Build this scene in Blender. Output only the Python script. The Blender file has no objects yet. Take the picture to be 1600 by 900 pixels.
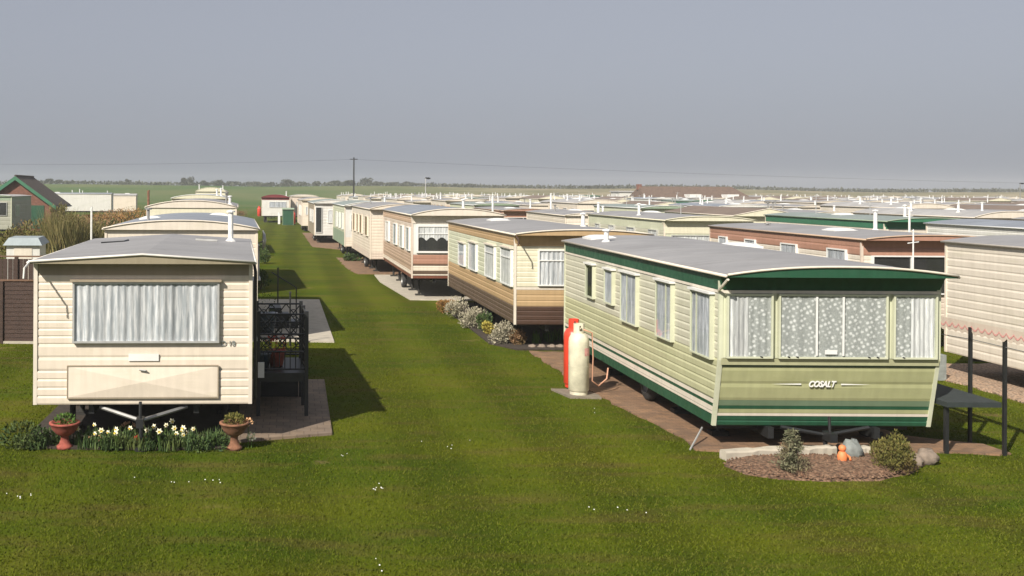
import bpy, math, random
import numpy as np
from mathutils import Vector, Matrix
random.seed(7)
RNG = np.random.default_rng(11)
S = bpy.context.scene
COL = S.collection
# ------------------------------------------------------------------ camera
CAMZ, F, PX, PY, ROLL = 3.65, 1650.0, 455.0, 297.0, 0.0053
cd = bpy.data.cameras.new('camera'); cam = bpy.data.objects.new('camera', cd); COL.objects.link(cam)
cam.location = (0, 0, CAMZ); cam.rotation_euler = (math.radians(90), -ROLL, 0)
cd.sensor_width = 36; cd.lens = F / 1600 * 36
cd.shift_x = (800 - PX) / 1600; cd.shift_y = -(450 - PY) / 1600
cd.clip_end = 5000
S.camera = cam
def at(px, py, Y):
    u = (px - PX) / F; v = -(py - PY) / F
    return Vector((Y * (u - ROLL * v), Y, CAMZ + Y * (u * ROLL + v)))
def gnd(px, py):
    u = (px - PX) / F; v = -(py - PY) / F
    p = at(px, py, -CAMZ / (u * ROLL + v)); p.z = 0
    return p
# ------------------------------------------------------------------ light
SUN_EL = math.radians(38.5)
SUN_AZ = math.atan2(-2.08, -2.56)          # direction to the sun, clockwise from +Y
w = bpy.data.worlds.new('World'); S.world = w; w.use_nodes = True
nt = w.node_tree; bg = nt.nodes['Background']
sky = nt.nodes.new('ShaderNodeTexSky'); sky.sky_type = 'NISHITA'; sky.sun_disc = False
sky.sun_elevation = SUN_EL; sky.sun_rotation = SUN_AZ
sky.air_density = 1.0; sky.dust_density = 3.0; sky.ozone_density = 1.5; sky.altitude = 0
hs = nt.nodes.new('ShaderNodeHueSaturation'); hs.inputs['Saturation'].default_value = 0.42
nt.links.new(sky.outputs[0], hs.inputs['Color'])
tn = nt.nodes.new('ShaderNodeMix'); tn.data_type = 'RGBA'; tn.blend_type = 'MULTIPLY'; tn.inputs[0].default_value = 1
tn.inputs[7].default_value = (1.0, 0.97, 1.03, 1)
nt.links.new(hs.outputs[0], tn.inputs[6])
# thin even high haze veils the clear sky
vl = nt.nodes.new('ShaderNodeMix'); vl.data_type = 'RGBA'; vl.inputs[0].default_value = 0.6; vl.inputs[7].default_value = (4.3, 4.65, 5.45, 1)
nt.links.new(tn.outputs[2], vl.inputs[6]); nt.links.new(vl.outputs[2], bg.inputs['Color'])
bg.inputs['Strength'].default_value = 0.065
sd = bpy.data.lights.new('sun', 'SUN'); sd.energy = 4.9; sd.angle = math.radians(0.6); sd.color = (1.0, 0.93, 0.82)
sun = bpy.data.objects.new('sun', sd); COL.objects.link(sun)
tosun = Vector((math.sin(SUN_AZ) * math.cos(SUN_EL), math.cos(SUN_AZ) * math.cos(SUN_EL), math.sin(SUN_EL)))
sun.rotation_euler = tosun.to_track_quat('Z', 'Y').to_euler()
S.view_settings.view_transform = 'Standard'; S.view_settings.look = 'None'
S.view_settings.exposure = 0.5; S.view_settings.gamma = 1; S.view_settings.use_curve_mapping = False
S.cycles.volume_bounces = 2; S.cycles.max_bounces = 8; S.cycles.transparent_max_bounces = 12
# ------------------------------------------------------------------ materials
def nn(t, kind, **kw):
    n = t.nodes.new(kind)
    for k, v in kw.items(): setattr(n, k, v)
    return n
def mixc(t, fac, a, b, mode='MIX'):
    m = nn(t, 'ShaderNodeMix', data_type='RGBA', blend_type=mode)
    for s, i in ((fac, 0), (a, 6), (b, 7)):
        if isinstance(s, (int, float)): m.inputs[i].default_value = s
        elif isinstance(s, (tuple, list)): m.inputs[i].default_value = (*s[:3], 1)
        else: t.links.new(s, m.inputs[i])
    return m.outputs[2]
def ramp(t, src, stops):
    r = nn(t, 'ShaderNodeValToRGB'); e = r.color_ramp.elements
    while len(e) < len(stops): e.new(0.5)
    for i, (p, c) in enumerate(stops):
        e[i].position = p; e[i].color = (c, c, c, 1) if isinstance(c, (int, float)) else (*c, 1)
    t.links.new(src, r.inputs[0]); return r.outputs[0]
def noise(t, scale, detail=3, coord='Object', sc=(1, 1, 1), rough=0.55):
    tc = nn(t, 'ShaderNodeTexCoord'); mp = nn(t, 'ShaderNodeMapping'); mp.inputs['Scale'].default_value = sc
    t.links.new(tc.outputs[coord], mp.inputs[0])
    n = nn(t, 'ShaderNodeTexNoise'); n.inputs['Scale'].default_value = scale; n.inputs['Detail'].default_value = detail
    n.inputs['Roughness'].default_value = rough
    t.links.new(mp.outputs[0], n.inputs['Vector']); return n.outputs[0]
def base(name):
    m = bpy.data.materials.new(name); m.use_nodes = True
    t = m.node_tree; return m, t, t.nodes['Principled BSDF']
def bump(t, b, h, strength, dist=0.01):
    n = nn(t, 'ShaderNodeBump'); n.inputs['Strength'].default_value = strength; n.inputs['Distance'].default_value = dist
    t.links.new(h, n.inputs['Height']); t.links.new(n.outputs[0], b.inputs['Normal'])
def plain(name, c, rough=0.5, var=0.12, scale=6, metal=0.0, bmp=0.0, sc=(1, 1, 1)):
    m, t, b = base(name)
    n = noise(t, scale, 5, sc=sc)
    f = ramp(t, n, [(0.3, 1 - var), (0.7, 1 + var * 0.4)])
    t.links.new(mixc(t, 1.0, c, f, 'MULTIPLY'), b.inputs['Base Color'])
    b.inputs['Roughness'].default_value = rough; b.inputs['Metallic'].default_value = metal
    if bmp: bump(t, b, noise(t, scale * 8, 4), bmp)
    return m
def paint(name, c, dirt=0.10, rough=0.5):
    """weathered enamel on aluminium: faint rain streaks and dusty blotches"""
    m, t, b = base(name)
    st = ramp(t, noise(t, 2.2, 4, sc=(5, 5, 0.35)), [(0.35, 1 - dirt), (0.65, 1.0)])
    bl = ramp(t, noise(t, 1.3, 6), [(0.3, 1 - dirt * 0.7), (0.7, 1.0)])
    x = mixc(t, 1.0, mixc(t, 1.0, c, st, 'MULTIPLY'), bl, 'MULTIPLY')
    grime = ramp(t, noise(t, 5, 6, sc=(1.5, 1.5, 0.6)), [(0.6, 0.0), (0.85, 0.25)])
    x = mixc(t, grime, x, (c[0] * .55, c[1] * .58, c[2] * .45))
    algae = ramp(t, noise(t, 1.1, 7, sc=(.5, .5, 3.2), rough=.7), [(0.54, 0.0), (0.72, .55 if dirt < .15 else .3)])
    x = mixc(t, algae, x, (c[0] * .70, c[1] * .74, c[2] * .62))
    dent = noise(t, 1.7, 2, sc=(.6, .6, 1.2)); bump(t, b, dent, .5, .03)
    t.links.new(x, b.inputs['Base Color'])
    b.inputs['Roughness'].default_value = rough
    t.links.new(ramp(t, noise(t, 9, 4), [(0.3, rough - .08), (0.7, rough + .15)]), b.inputs['Roughness'])
    return m
M = {}
def P(k, c, **kw): M[k] = paint(k, tuple(.79 * q for q in c), **kw)
P('cream', (.88, .775, .64)); P('cream_pale', (.84, .76, .645)); P('yellow_cream', (.84, .80, .61)); P('white_paint', (.80, .79, .74))
P('mint', (.66, .645, .51)); P('mint_pale', (.70, .72, .54)); P('pink_white', (.78, .66, .55)); P('olive_panel', (.46, .47, .25), dirt=.1)
P('pale_olive', (.58, .58, .36), dirt=.1)
P('grey_green', (.17, .24, .15)); P('dark_green', (.020, .105, .052), dirt=.2); P('mid_green', (.05, .20, .11)); P('tan', (.56, .39, .21)); P('tan_side', (.56, .38, .20))
P('brown', (.085, .045, .03)); P('brown_side', (.13, .085, .055)); P('terracotta', (.50, .27, .19)); P('pink_beige', (.60, .43, .31)); P('maroon', (.22, .03, .035))
P('beige', (.40, .33, .24)); P('sage', (.33, .42, .30)); P('blue_grey', (.36, .42, .44)); P('peach', (.68, .48, .33)); P('red_brown', (.20, .07, .04))
P('sage_pale', (.42, .42, .34)); P('khaki', (.36, .31, .21))
def roofmat(name, c):
    c = tuple(.76 * q for q in c)
    m, t, b = base(name)
    a = ramp(t, noise(t, 0.9, 6), [(0.3, .86), (0.7, 1.08)])
    s = ramp(t, noise(t, 1.2, 5, sc=(.6, 5, 1)), [(0.35, .88), (0.65, 1.03)])
    x = mixc(t, 1.0, mixc(t, 1.0, c, a, 'MULTIPLY'), s, 'MULTIPLY')
    x = mixc(t, ramp(t, noise(t, 7, 6), [(0.6, 0), (0.75, .4)]), x, (c[0] * .62, c[1] * .62, c[2] * .55))
    t.links.new(x, b.inputs['Base Color']); b.inputs['Roughness'].default_value = .62
    bump(t, b, noise(t, 3, 4), .15, .02)
    return m
M['roof'] = roofmat('roof_grey', (.36, .355, .36)); M['roof_green'] = roofmat('roof_greenish', (.31, .36, .34))
M['roof_light'] = roofmat('roof_light', (.48, .47, .46)); M['roof_blue'] = roofmat('roof_bluish', (.30, .33, .38)); M['roof_brown'] = roofmat('roof_brownish', (.24, .18, .14))
M['white'] = plain('white_plastic', (.70, .70, .68), .35, .06)
M['alu'] = plain('aluminium', (.55, .55, .54), .4, .15, metal=.5)
M['steel'] = plain('galvanised', (.33, .33, .32), .5, .2, metal=.6)
M['black'] = plain('black_metal', (.016, .017, .018), .45, .2)
M['under'] = plain('underfloor', (.03, .028, .025), .9, .2)
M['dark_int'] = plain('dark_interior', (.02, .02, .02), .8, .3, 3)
M['rubber'] = plain('rubber', (.025, .025, .025), .8, .2)
M['terra'] = plain('terracotta_pot', (.34, .085, .06), .9, .5, 9, bmp=.3)
M['terra_b'] = plain('brown_pot', (.24, .11, .06), .9, .5, 9, bmp=.3)
M['orange'] = plain('orange_glaze', (.75, .22, .08), .6, .1)
M['red'] = plain('red_enamel', (.62, .055, .03), .35, .1)
M['gas_cream'] = plain('cream_enamel', (.62, .59, .45), .5, .3, 5)
M['label_red'] = plain('faded_red_label', (.70, .35, .32), .5, .3, 30)
M['wood_dark'] = plain('dark_fence_wood', (.055, .032, .024), .85, .4, 5, bmp=.4, sc=(1, 1, 6))
M['wood_brown'] = plain('brown_wood', (.16, .09, .055), .85, .3, 5, bmp=.4)
M['bark'] = plain('bark', (.10, .075, .05), .9, .4, 8, bmp=.5)
M['stone'] = plain('stone', (.24, .19, .15), .9, .35, 9, bmp=.6)
M['stone_grey'] = plain('grey_stone', (.22, .24, .23), .85, .3, 9, bmp=.5)
M['concrete'] = plain('concrete', (.42, .38, .31), .9, .2, 4, bmp=.3)
M['pipe_w'] = plain('pipe_white', (.72, .72, .70), .5, .2, 10)
M['rust'] = plain('rusty_pipe', (.22, .10, .06), .8, .3, 10)
M['hose'] = plain('hose_orange', (.55, .30, .20), .6, .1)
M['gutter_w'] = plain('gutter_white', (.64, .62, .57), .45, .15)
M['dark_pot'] = plain('glazed_dark', (.03, .05, .07), .3, .2)
M['slate'] = plain('slate_board', (.022, .030, .030), .9, .3, 8, bmp=.2); M['stripe_grey'] = plain('grey_line', (.45, .42, .34), .6, .1)

def glass():
    m, t, b = base('window_glass'); t.nodes.remove(b)
    out = t.nodes['Material Output']; tr = nn(t, 'ShaderNodeBsdfTransparent'); tr.inputs[0].default_value = (.93, .95, .95, 1)
    gl = nn(t, 'ShaderNodeBsdfGlossy'); gl.inputs['Roughness'].default_value = .03
    fr0 = nn(t, 'ShaderNodeLayerWeight'); fr0.inputs[0].default_value = .12; fr = nn(t, 'ShaderNodeMath', operation='MULTIPLY_ADD'); fr.inputs[1].default_value = .85; fr.inputs[2].default_value = .03; t.links.new(fr0.outputs['Facing'], fr.inputs[0]); mx = nn(t, 'ShaderNodeMixShader')
    t.links.new(fr.outputs[0], mx.inputs[0]); t.links.new(tr.outputs[0], mx.inputs[1]); t.links.new(gl.outputs[0], mx.inputs[2])
    t.links.new(mx.outputs[0], out.inputs[0]); return m
M['glass'] = glass()
def curtain_mat(name, c, dark, sc=24, lo=.42, hi=.62):
    """woven lace: pale threads over dark gaps, stretched along the hang, with fold shade painted in"""
    m, t, b = base(name)
    n = ramp(t, noise(t, sc, 4, sc=(1, 1, .10)), [(lo, 0), (hi, 1)])
    k = ramp(t, noise(t, 2.5, 3, sc=(5, 5, .12)), [(.36, .62), (.6, 1)])  # vertical darkening paints the shade of the folds into the cloth
    x = mixc(t, 1.0, mixc(t, n, dark, c), k, 'MULTIPLY')
    t.links.new(x, b.inputs['Base Color']); b.inputs['Roughness'].default_value = .9; return m
M['drape'] = curtain_mat('grey_white_drape', (.72, .71, .72), (.46, .48, .51), 34)
M['net'] = curtain_mat('white_net', (.84, .83, .82), (.60, .60, .61), 40)
M['net_dim'] = curtain_mat('dim_net', (.62, .63, .67), (.40, .42, .46), 40)
M['drape_brown'] = curtain_mat('brown_drape', (.40, .27, .17), (.24, .15, .09), 20)
def motif_mat():
    """grey net with white leaf motifs in offset rows"""
    m, t, b = base('leaf_motif_net')
    tc = nn(t, 'ShaderNodeTexCoord'); mp = nn(t, 'ShaderNodeMapping'); mp.inputs['Scale'].default_value = (15.0, 0.0, 15.5); mp.inputs['Rotation'].default_value = (0, .5, 0)
    t.links.new(tc.outputs['Object'], mp.inputs[0])
    v = nn(t, 'ShaderNodeTexVoronoi'); v.inputs['Scale'].default_value = 1; v.inputs['Randomness'].default_value = .42
    t.links.new(mp.outputs[0], v.inputs['Vector'])
    nz = noise(t, 45, 3)
    ad = nn(t, 'ShaderNodeMath', operation='MULTIPLY_ADD'); ad.inputs[1].default_value = .55; t.links.new(nz, ad.inputs[0]); t.links.new(v.outputs['Distance'], ad.inputs[2])
    k = ramp(t, ad.outputs[0], [(.46, 1), (.70, 0)])
    g = ramp(t, noise(t, 90, 2), [(.35, .75), (.65, 1.1)])
    x = mixc(t, k, mixc(t, 1, (.37, .38, .37), g, 'MULTIPLY'), (.70, .70, .69))
    t.links.new(x, b.inputs['Base Color']); b.inputs['Roughness'].default_value = .9; return m
M['motif'] = motif_mat()
def grassmat(name, cols, island=True):
    m, t, b = base(name)
    big = ramp(t, noise(t, .3, 6, sc=(.6, 1.3, 1)), [(.35, 0), (.62, 1)])
    c = mixc(t, big, cols[0], cols[1])
    if island: c = mixc(t, ramp(t, noise(t, .8, 6, sc=(1, .4, 1)), [(.56, 0), (.72, .5)]), c, (.15, .13, .03))
    c = mixc(t, ramp(t, noise(t, 1.5, 6, sc=(.4, 1.5, 1)), [(.5, 0), (.68, .6)]), c, (.095, .075, .022))
    c = mixc(t, ramp(t, noise(t, 1.1, 5, sc=(.5, 1.4, 1), rough=.65), [(.56, 0), (.68, .55)]), c, (.022, .046, .004))
    if island:
        g = nn(t, 'ShaderNodeNewGeometry')
        c = mixc(t, ramp(t, g.outputs['Random Per Island'], [(.45, 0), (1, .8)]), c, cols[2])
        b.inputs['Subsurface Weight'].default_value = 0
    t.links.new(c, b.inputs['Base Color']); b.inputs['Roughness'].default_value = .85; b.inputs['Specular IOR Level'].default_value = .05
    return m
M['blade'] = grassmat('grass_blade', [(.048, .076, .005), (.090, .104, .008), (.105, .108, .018)])
def leafmat(name, a, b_, c):
    m, t, b = base(name)
    g = nn(t, 'ShaderNodeNewGeometry'); x = mixc(t, ramp(t, g.outputs['Random Per Island'], [(.2, 0), (.9, 1)]), a, b_)
    x = mixc(t, ramp(t, noise(t, 3, 3), [(.45, 0), (.7, .8)]), x, c)
    t.links.new(x, b.inputs['Base Color']); b.inputs['Roughness'].default_value = .7; b.inputs['Specular IOR Level'].default_value = .25
    return m
M['leaf_dark'] = leafmat('leaf_dark', (.03, .06, .018), (.07, .11, .03), (.10, .12, .03))
M['leaf_green'] = leafmat('leaf_green', (.05, .11, .02), (.10, .17, .03), (.07, .13, .03))
M['leaf_olive'] = leafmat('leaf_olive', (.08, .085, .02), (.17, .15, .04), (.12, .07, .03))
M['leaf_silver'] = leafmat('leaf_silver', (.26, .24, .17), (.44, .40, .30), (.15, .15, .08))
M['leaf_yellow'] = leafmat('leaf_yellow', (.35, .28, .05), (.5, .42, .1), (.2, .2, .04))
M['leaf_brown'] = leafmat('leaf_brown', (.17, .10, .05), (.28, .17, .09), (.12, .10, .04))
M['leaf_rust'] = leafmat('leaf_rust', (.22, .10, .03), (.34, .18, .06), (.12, .12, .03))
M['reed'] = leafmat('reed', (.12, .11, .035), (.26, .21, .09), (.07, .085, .025))
M['leaf_blue'] = leafmat('leaf_conifer', (.10, .11, .06), (.19, .18, .11), (.24, .17, .09))
M['leaf_far'] = leafmat('leaf_far', (.045, .055, .04), (.07, .08, .05), (.07, .06, .045))
M['petal_w'] = plain('petal_cream', (.85, .82, .60), .6, .05); M['petal_y'] = plain('petal_yellow', (.80, .62, .08), .6, .05)
M['petal_r'] = plain('petal_red', (.40, .05, .02), .6, .2); M['petal_p'] = plain('petal_peach', (.75, .45, .25), .6, .2)
def brickmat(name, a, b_, mortar, scale, w_=.5, h_=.25, coord='Object', rot=(0, 0, 0)):
    m, t, b = base(name)
    tc = nn(t, 'ShaderNodeTexCoord'); mp = nn(t, 'ShaderNodeMapping'); mp.inputs['Rotation'].default_value = rot
    t.links.new(tc.outputs[coord], mp.inputs[0])
    br = nn(t, 'ShaderNodeTexBrick'); br.inputs['Scale'].default_value = scale
    br.inputs['Color1'].default_value = (*a, 1); br.inputs['Color2'].default_value = (*b_, 1); br.inputs['Mortar'].default_value = (*mortar, 1)
    br.inputs['Brick Width'].default_value = w_; br.inputs['Row Height'].default_value = h_; br.inputs['Mortar Size'].default_value = .012
    t.links.new(mp.outputs[0], br.inputs['Vector'])
    t.links.new(mixc(t, 1, br.outputs[0], ramp(t, noise(t, 3, 6), [(.3, .7), (.7, 1.15)]), 'MULTIPLY'), b.inputs['Base Color'])
    b.inputs['Roughness'].default_value = .9; return m
M['brick'] = brickmat('red_brick', (.19, .07, .042), (.15, .055, .035), (.22, .18, .15), 3, rot=(math.radians(90), 0, 0))
M['pavers'] = brickmat('brown_pavers', (.25, .145, .08), (.17, .105, .065), (.11, .075, .045), 3.2)
M['patio'] = brickmat('patio_pavers', (.22, .16, .11), (.18, .135, .10), (.10, .075, .055), 2.4, .5, .5)
M['tiles'] = brickmat('roof_tiles', (.085, .06, .045), (.06, .045, .036), (.03, .025, .02), 2.0)
M['tile_far'] = brickmat('brown_roof_tiles', (.15, .10, .072), (.12, .08, .06), (.08, .055, .04), 1.2)
def gravel(name, a, b_, sc):
    m, t, b = base(name)
    tc = nn(t, 'ShaderNodeTexCoord'); v = nn(t, 'ShaderNodeTexVoronoi'); v.inputs['Scale'].default_value = sc
    t.links.new(tc.outputs['Object'], v.inputs['Vector'])
    s = nn(t, 'ShaderNodeSeparateColor'); t.links.new(v.outputs['Color'], s.inputs[0])
    x = mixc(t, s.outputs[0], a, b_); x = mixc(t, 1, x, ramp(t, v.outputs['Distance'], [(.3, 1), (.75, .4)]), 'MULTIPLY')
    t.links.new(x, b.inputs['Base Color']); b.inputs['Roughness'].default_value = .9
    inv = nn(t, 'ShaderNodeMath', operation='SUBTRACT'); inv.inputs[0].default_value = 1; t.links.new(v.outputs['Distance'], inv.inputs[1])
    bump(t, b, inv.outputs[0], .8, .03); return m
M['gravel'] = gravel('orange_gravel', (.52, .34, .22), (.40, .30, .22), 22)
M['slab_dull'] = plain('worn_concrete', (.20, .17, .13), .95, .3, 9, bmp=.4); M['chips'] = gravel('slate_chips', (.16, .085, .05), (.26, .16, .10), 24)
M['soil'] = plain('soil', (.045, .033, .024), .95, .4, 9, bmp=.6)
def groundmat():
    m, t, b = base('ground')
    tc = nn(t, 'ShaderNodeTexCoord'); sp = nn(t, 'ShaderNodeSeparateXYZ'); t.links.new(tc.outputs['Object'], sp.inputs[0])
    big = ramp(t, noise(t, .3, 6, sc=(.6, 1.3, 1)), [(.35, 0), (.62, 1)])
    c = mixc(t, big, (.042, .070, .004), (.086, .098, .006))
    c = mixc(t, ramp(t, noise(t, 1.6, 6, sc=(1, .5, 1)), [(.55, 0), (.75, .55)]), c, (.11, .09, .02))
    c = mixc(t, ramp(t, noise(t, 30, 5), [(.35, .0), (.7, .5)]), c, (.035, .05, .006))
    c = mixc(t, ramp(t, noise(t, .55, 3), [(.68, 0), (.74, .75)]), c, (.20, .14, .07))
    c = mixc(t, ramp(t, noise(t, 1.5, 6, sc=(.4, 1.5, 1)), [(.5, 0), (.68, .6)]), c, (.095, .075, .022))
    wv = nn(t, 'ShaderNodeTexWave'); wv.wave_type = 'BANDS'; wv.bands_direction = 'X'; wv.inputs['Scale'].default_value = .16; wv.inputs['Distortion'].default_value = 2.2; wv.inputs['Detail'].default_value = 2; wv.inputs['Detail Scale'].default_value = .4
    t.links.new(tc.outputs['Object'], wv.inputs['Vector'])
    c = mixc(t, 1, c, ramp(t, wv.outputs['Fac'], [(.2, .86), (.8, 1.12)]), 'MULTIPLY')
    far = mixc(t, ramp(t, noise(t, .02, 4), [(.4, 0), (.6, 1)]), (.055, .10, .022), (.10, .12, .04))
    dune = mixc(t, ramp(t, noise(t, .06, 5), [(.4, 0), (.6, 1)]), (.15, .14, .075), (.26, .22, .14))
    def rng(o, a, b2):
        r = nn(t, 'ShaderNodeMapRange'); r.inputs[1].default_value = a; r.inputs[2].default_value = b2; t.links.new(o, r.inputs[0]); return r.outputs[0]
    far = mixc(t, rng(sp.outputs[0], 10, 90), far, dune)
    c = mixc(t, rng(sp.outputs[1], 110, 220), c, far)
    t.links.new(c, b.inputs['Base Color']); b.inputs['Roughness'].default_value = .95; b.inputs['Specular IOR Level'].default_value = .03
    bump(t, b, noise(t, 45, 5), .55, .03); return m
M['ground'] = groundmat()
# ------------------------------------------------------------------ mesh helpers
class MB:
    def __init__(s): s.v = []; s.f = []; s.m = []
    def add(s, vs, fs, m=0):
        o = len(s.v); s.v += [tuple(q) for q in vs]; s.f += [tuple(i + o for i in f) for f in fs]; s.m += [m] * len(fs); return s
    def box(s, x0, x1, y0, y1, z0, z1, m=0):
        return s.add([(x0, y0, z0), (x1, y0, z0), (x1, y1, z0), (x0, y1, z0), (x0, y0, z1), (x1, y0, z1), (x1, y1, z1), (x0, y1, z1)],
                     [(0, 3, 2, 1), (4, 5, 6, 7), (0, 1, 5, 4), (1, 2, 6, 5), (2, 3, 7, 6), (3, 0, 4, 7)], m)
    def hexa(s, p, m=0):
        return s.add(p, [(0, 3, 2, 1), (4, 5, 6, 7), (0, 1, 5, 4), (1, 2, 6, 5), (2, 3, 7, 6), (3, 0, 4, 7)], m)
    def tube(s, pts, r, n=8, m=0):
        pts = [Vector(p) for p in pts]; rs = r if isinstance(r, (list, tuple)) else [r] * len(pts); vs = []; fs = []
        for i, p in enumerate(pts):
            d = (pts[min(i + 1, len(pts) - 1)] - pts[max(i - 1, 0)]).normalized()
            a = d.orthogonal().normalized() if abs(d.z) > .99 else d.cross(Vector((0, 0, 1))).normalized()
            b = d.cross(a)
            for k in range(n):
                t = 2 * math.pi * k / n; vs.append(p + (a * math.cos(t) + b * math.sin(t)) * rs[i])
        for i in range(len(pts) - 1):
            for k in range(n): fs.append((i * n + k, i * n + (k + 1) % n, (i + 1) * n + (k + 1) % n, (i + 1) * n + k))
        fs.append(tuple(range(n - 1, -1, -1))); fs.append(tuple((len(pts) - 1) * n + k for k in range(n)))
        return s.add(vs, fs, m)
    def lathe(s, prof, c=(0, 0, 0), n=24, m=0, axis='z'):
        vs = []; fs = []
        for r, z in prof:
            for k in range(n):
                t = 2 * math.pi * k / n; a, b = r * math.cos(t), r * math.sin(t)
                p = (a, b, z) if axis == 'z' else (z, a, b)
                vs.append((p[0] + c[0], p[1] + c[1], p[2] + c[2]))
        for i in range(len(prof) - 1):
            for k in range(n): fs.append((i * n + k, i * n + (k + 1) % n, (i + 1) * n + (k + 1) % n, (i + 1) * n + k))
        return s.add(vs, fs, m)
    def build(s, name, mats, parent=None, smooth=False, loc=None):
        me = bpy.data.meshes.new(name); me.from_pydata(s.v, [], s.f)
        if not isinstance(mats, (list, tuple)): mats = [mats]
        for k in mats: me.materials.append(M[k] if isinstance(k, str) else k)
        me.polygons.foreach_set('material_index', s.m)
        if smooth: me.polygons.foreach_set('use_smooth', [True] * len(s.f))
        me.update(); o = bpy.data.objects.new(name, me); COL.objects.link(o)
        if parent: o.parent = parent
        if loc: o.location = loc
        return o
def tag(o, label=None, cat=None, group=None, kind=None):
    if label: o['label'] = label
    if cat: o['category'] = cat
    if group: o['group'] = group
    if kind: o['kind'] = kind
    return o
def empty(name, loc, rz=0, label=None, cat=None, group=None):
    o = bpy.data.objects.new(name, None); COL.objects.link(o); o.location = loc; o.rotation_euler = (0, 0, rz)
    o.empty_display_size = .3
    return tag(o, label, cat, group)
KIDS = {}
def copy_tree(o, parent=None):
    c = o.copy(); COL.objects.link(c)
    if parent is not None:
        c.parent = parent
        if 'label' in c: pass
    for ch in [q for q in ALL_CH.get(o.name, [])]: copy_tree(ch, c)
    return c
ALL_CH = {}
def index_children(root):
    for ch in root.children:
        ALL_CH.setdefault(root.name, []).append(ch); index_children(ch)
def struct(o): return tag(o, kind='structure')
def smoothstep(a, b, x):
    t = min(1, max(0, (x - a) / (b - a))); return t * t * (3 - 2 * t)
# ------------------------------------------------------------------ ground
def hgt(x, y):
    bank = 4.6 + .6 * math.sin(x * .011 + 1) + .35 * math.sin(x * .047)
    z = bank * smoothstep(270, 430, y) - 1.5 * smoothstep(450, 620, y)
    z += .7 * smoothstep(120, 200, y) * smoothstep(-2, -40, x)
    return z - .004
xs = [-420] + list(range(-360, -40, 20)) + list(range(-40, 60, 4)) + list(range(60, 700, 20)) + [720]
ys = [-25] + list(range(-10, 60, 4)) + list(range(60, 260, 10)) + list(range(260, 700, 12)) + [700]
g = MB(); vs = [(x, y, hgt(x, y)) for y in ys for x in xs]; nx = len(xs)
g.add(vs, [(j * nx + i, j * nx + i + 1, (j + 1) * nx + i + 1, (j + 1) * nx + i) for j in range(len(ys) - 1) for i in range(nx - 1)])
struct(g.build('ground', 'ground', smooth=True))
hz = MB().box(-440, 740, -30, 720, -1.6, 13)
hm = bpy.data.materials.new('haze'); hm.use_nodes = True; t = hm.node_tree; t.nodes.remove(t.nodes['Principled BSDF'])
pv = nn(t, 'ShaderNodeVolumePrincipled'); pv.inputs['Density'].default_value = .0005; pv.inputs['Color'].default_value = (.93, .96, 1.0, 1); pv.inputs['Anisotropy'].default_value = 0
t.links.new(pv.outputs[0], t.nodes['Material Output'].inputs['Volume'])
tag(hz.build('haze', hm), kind='stuff')

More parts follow.
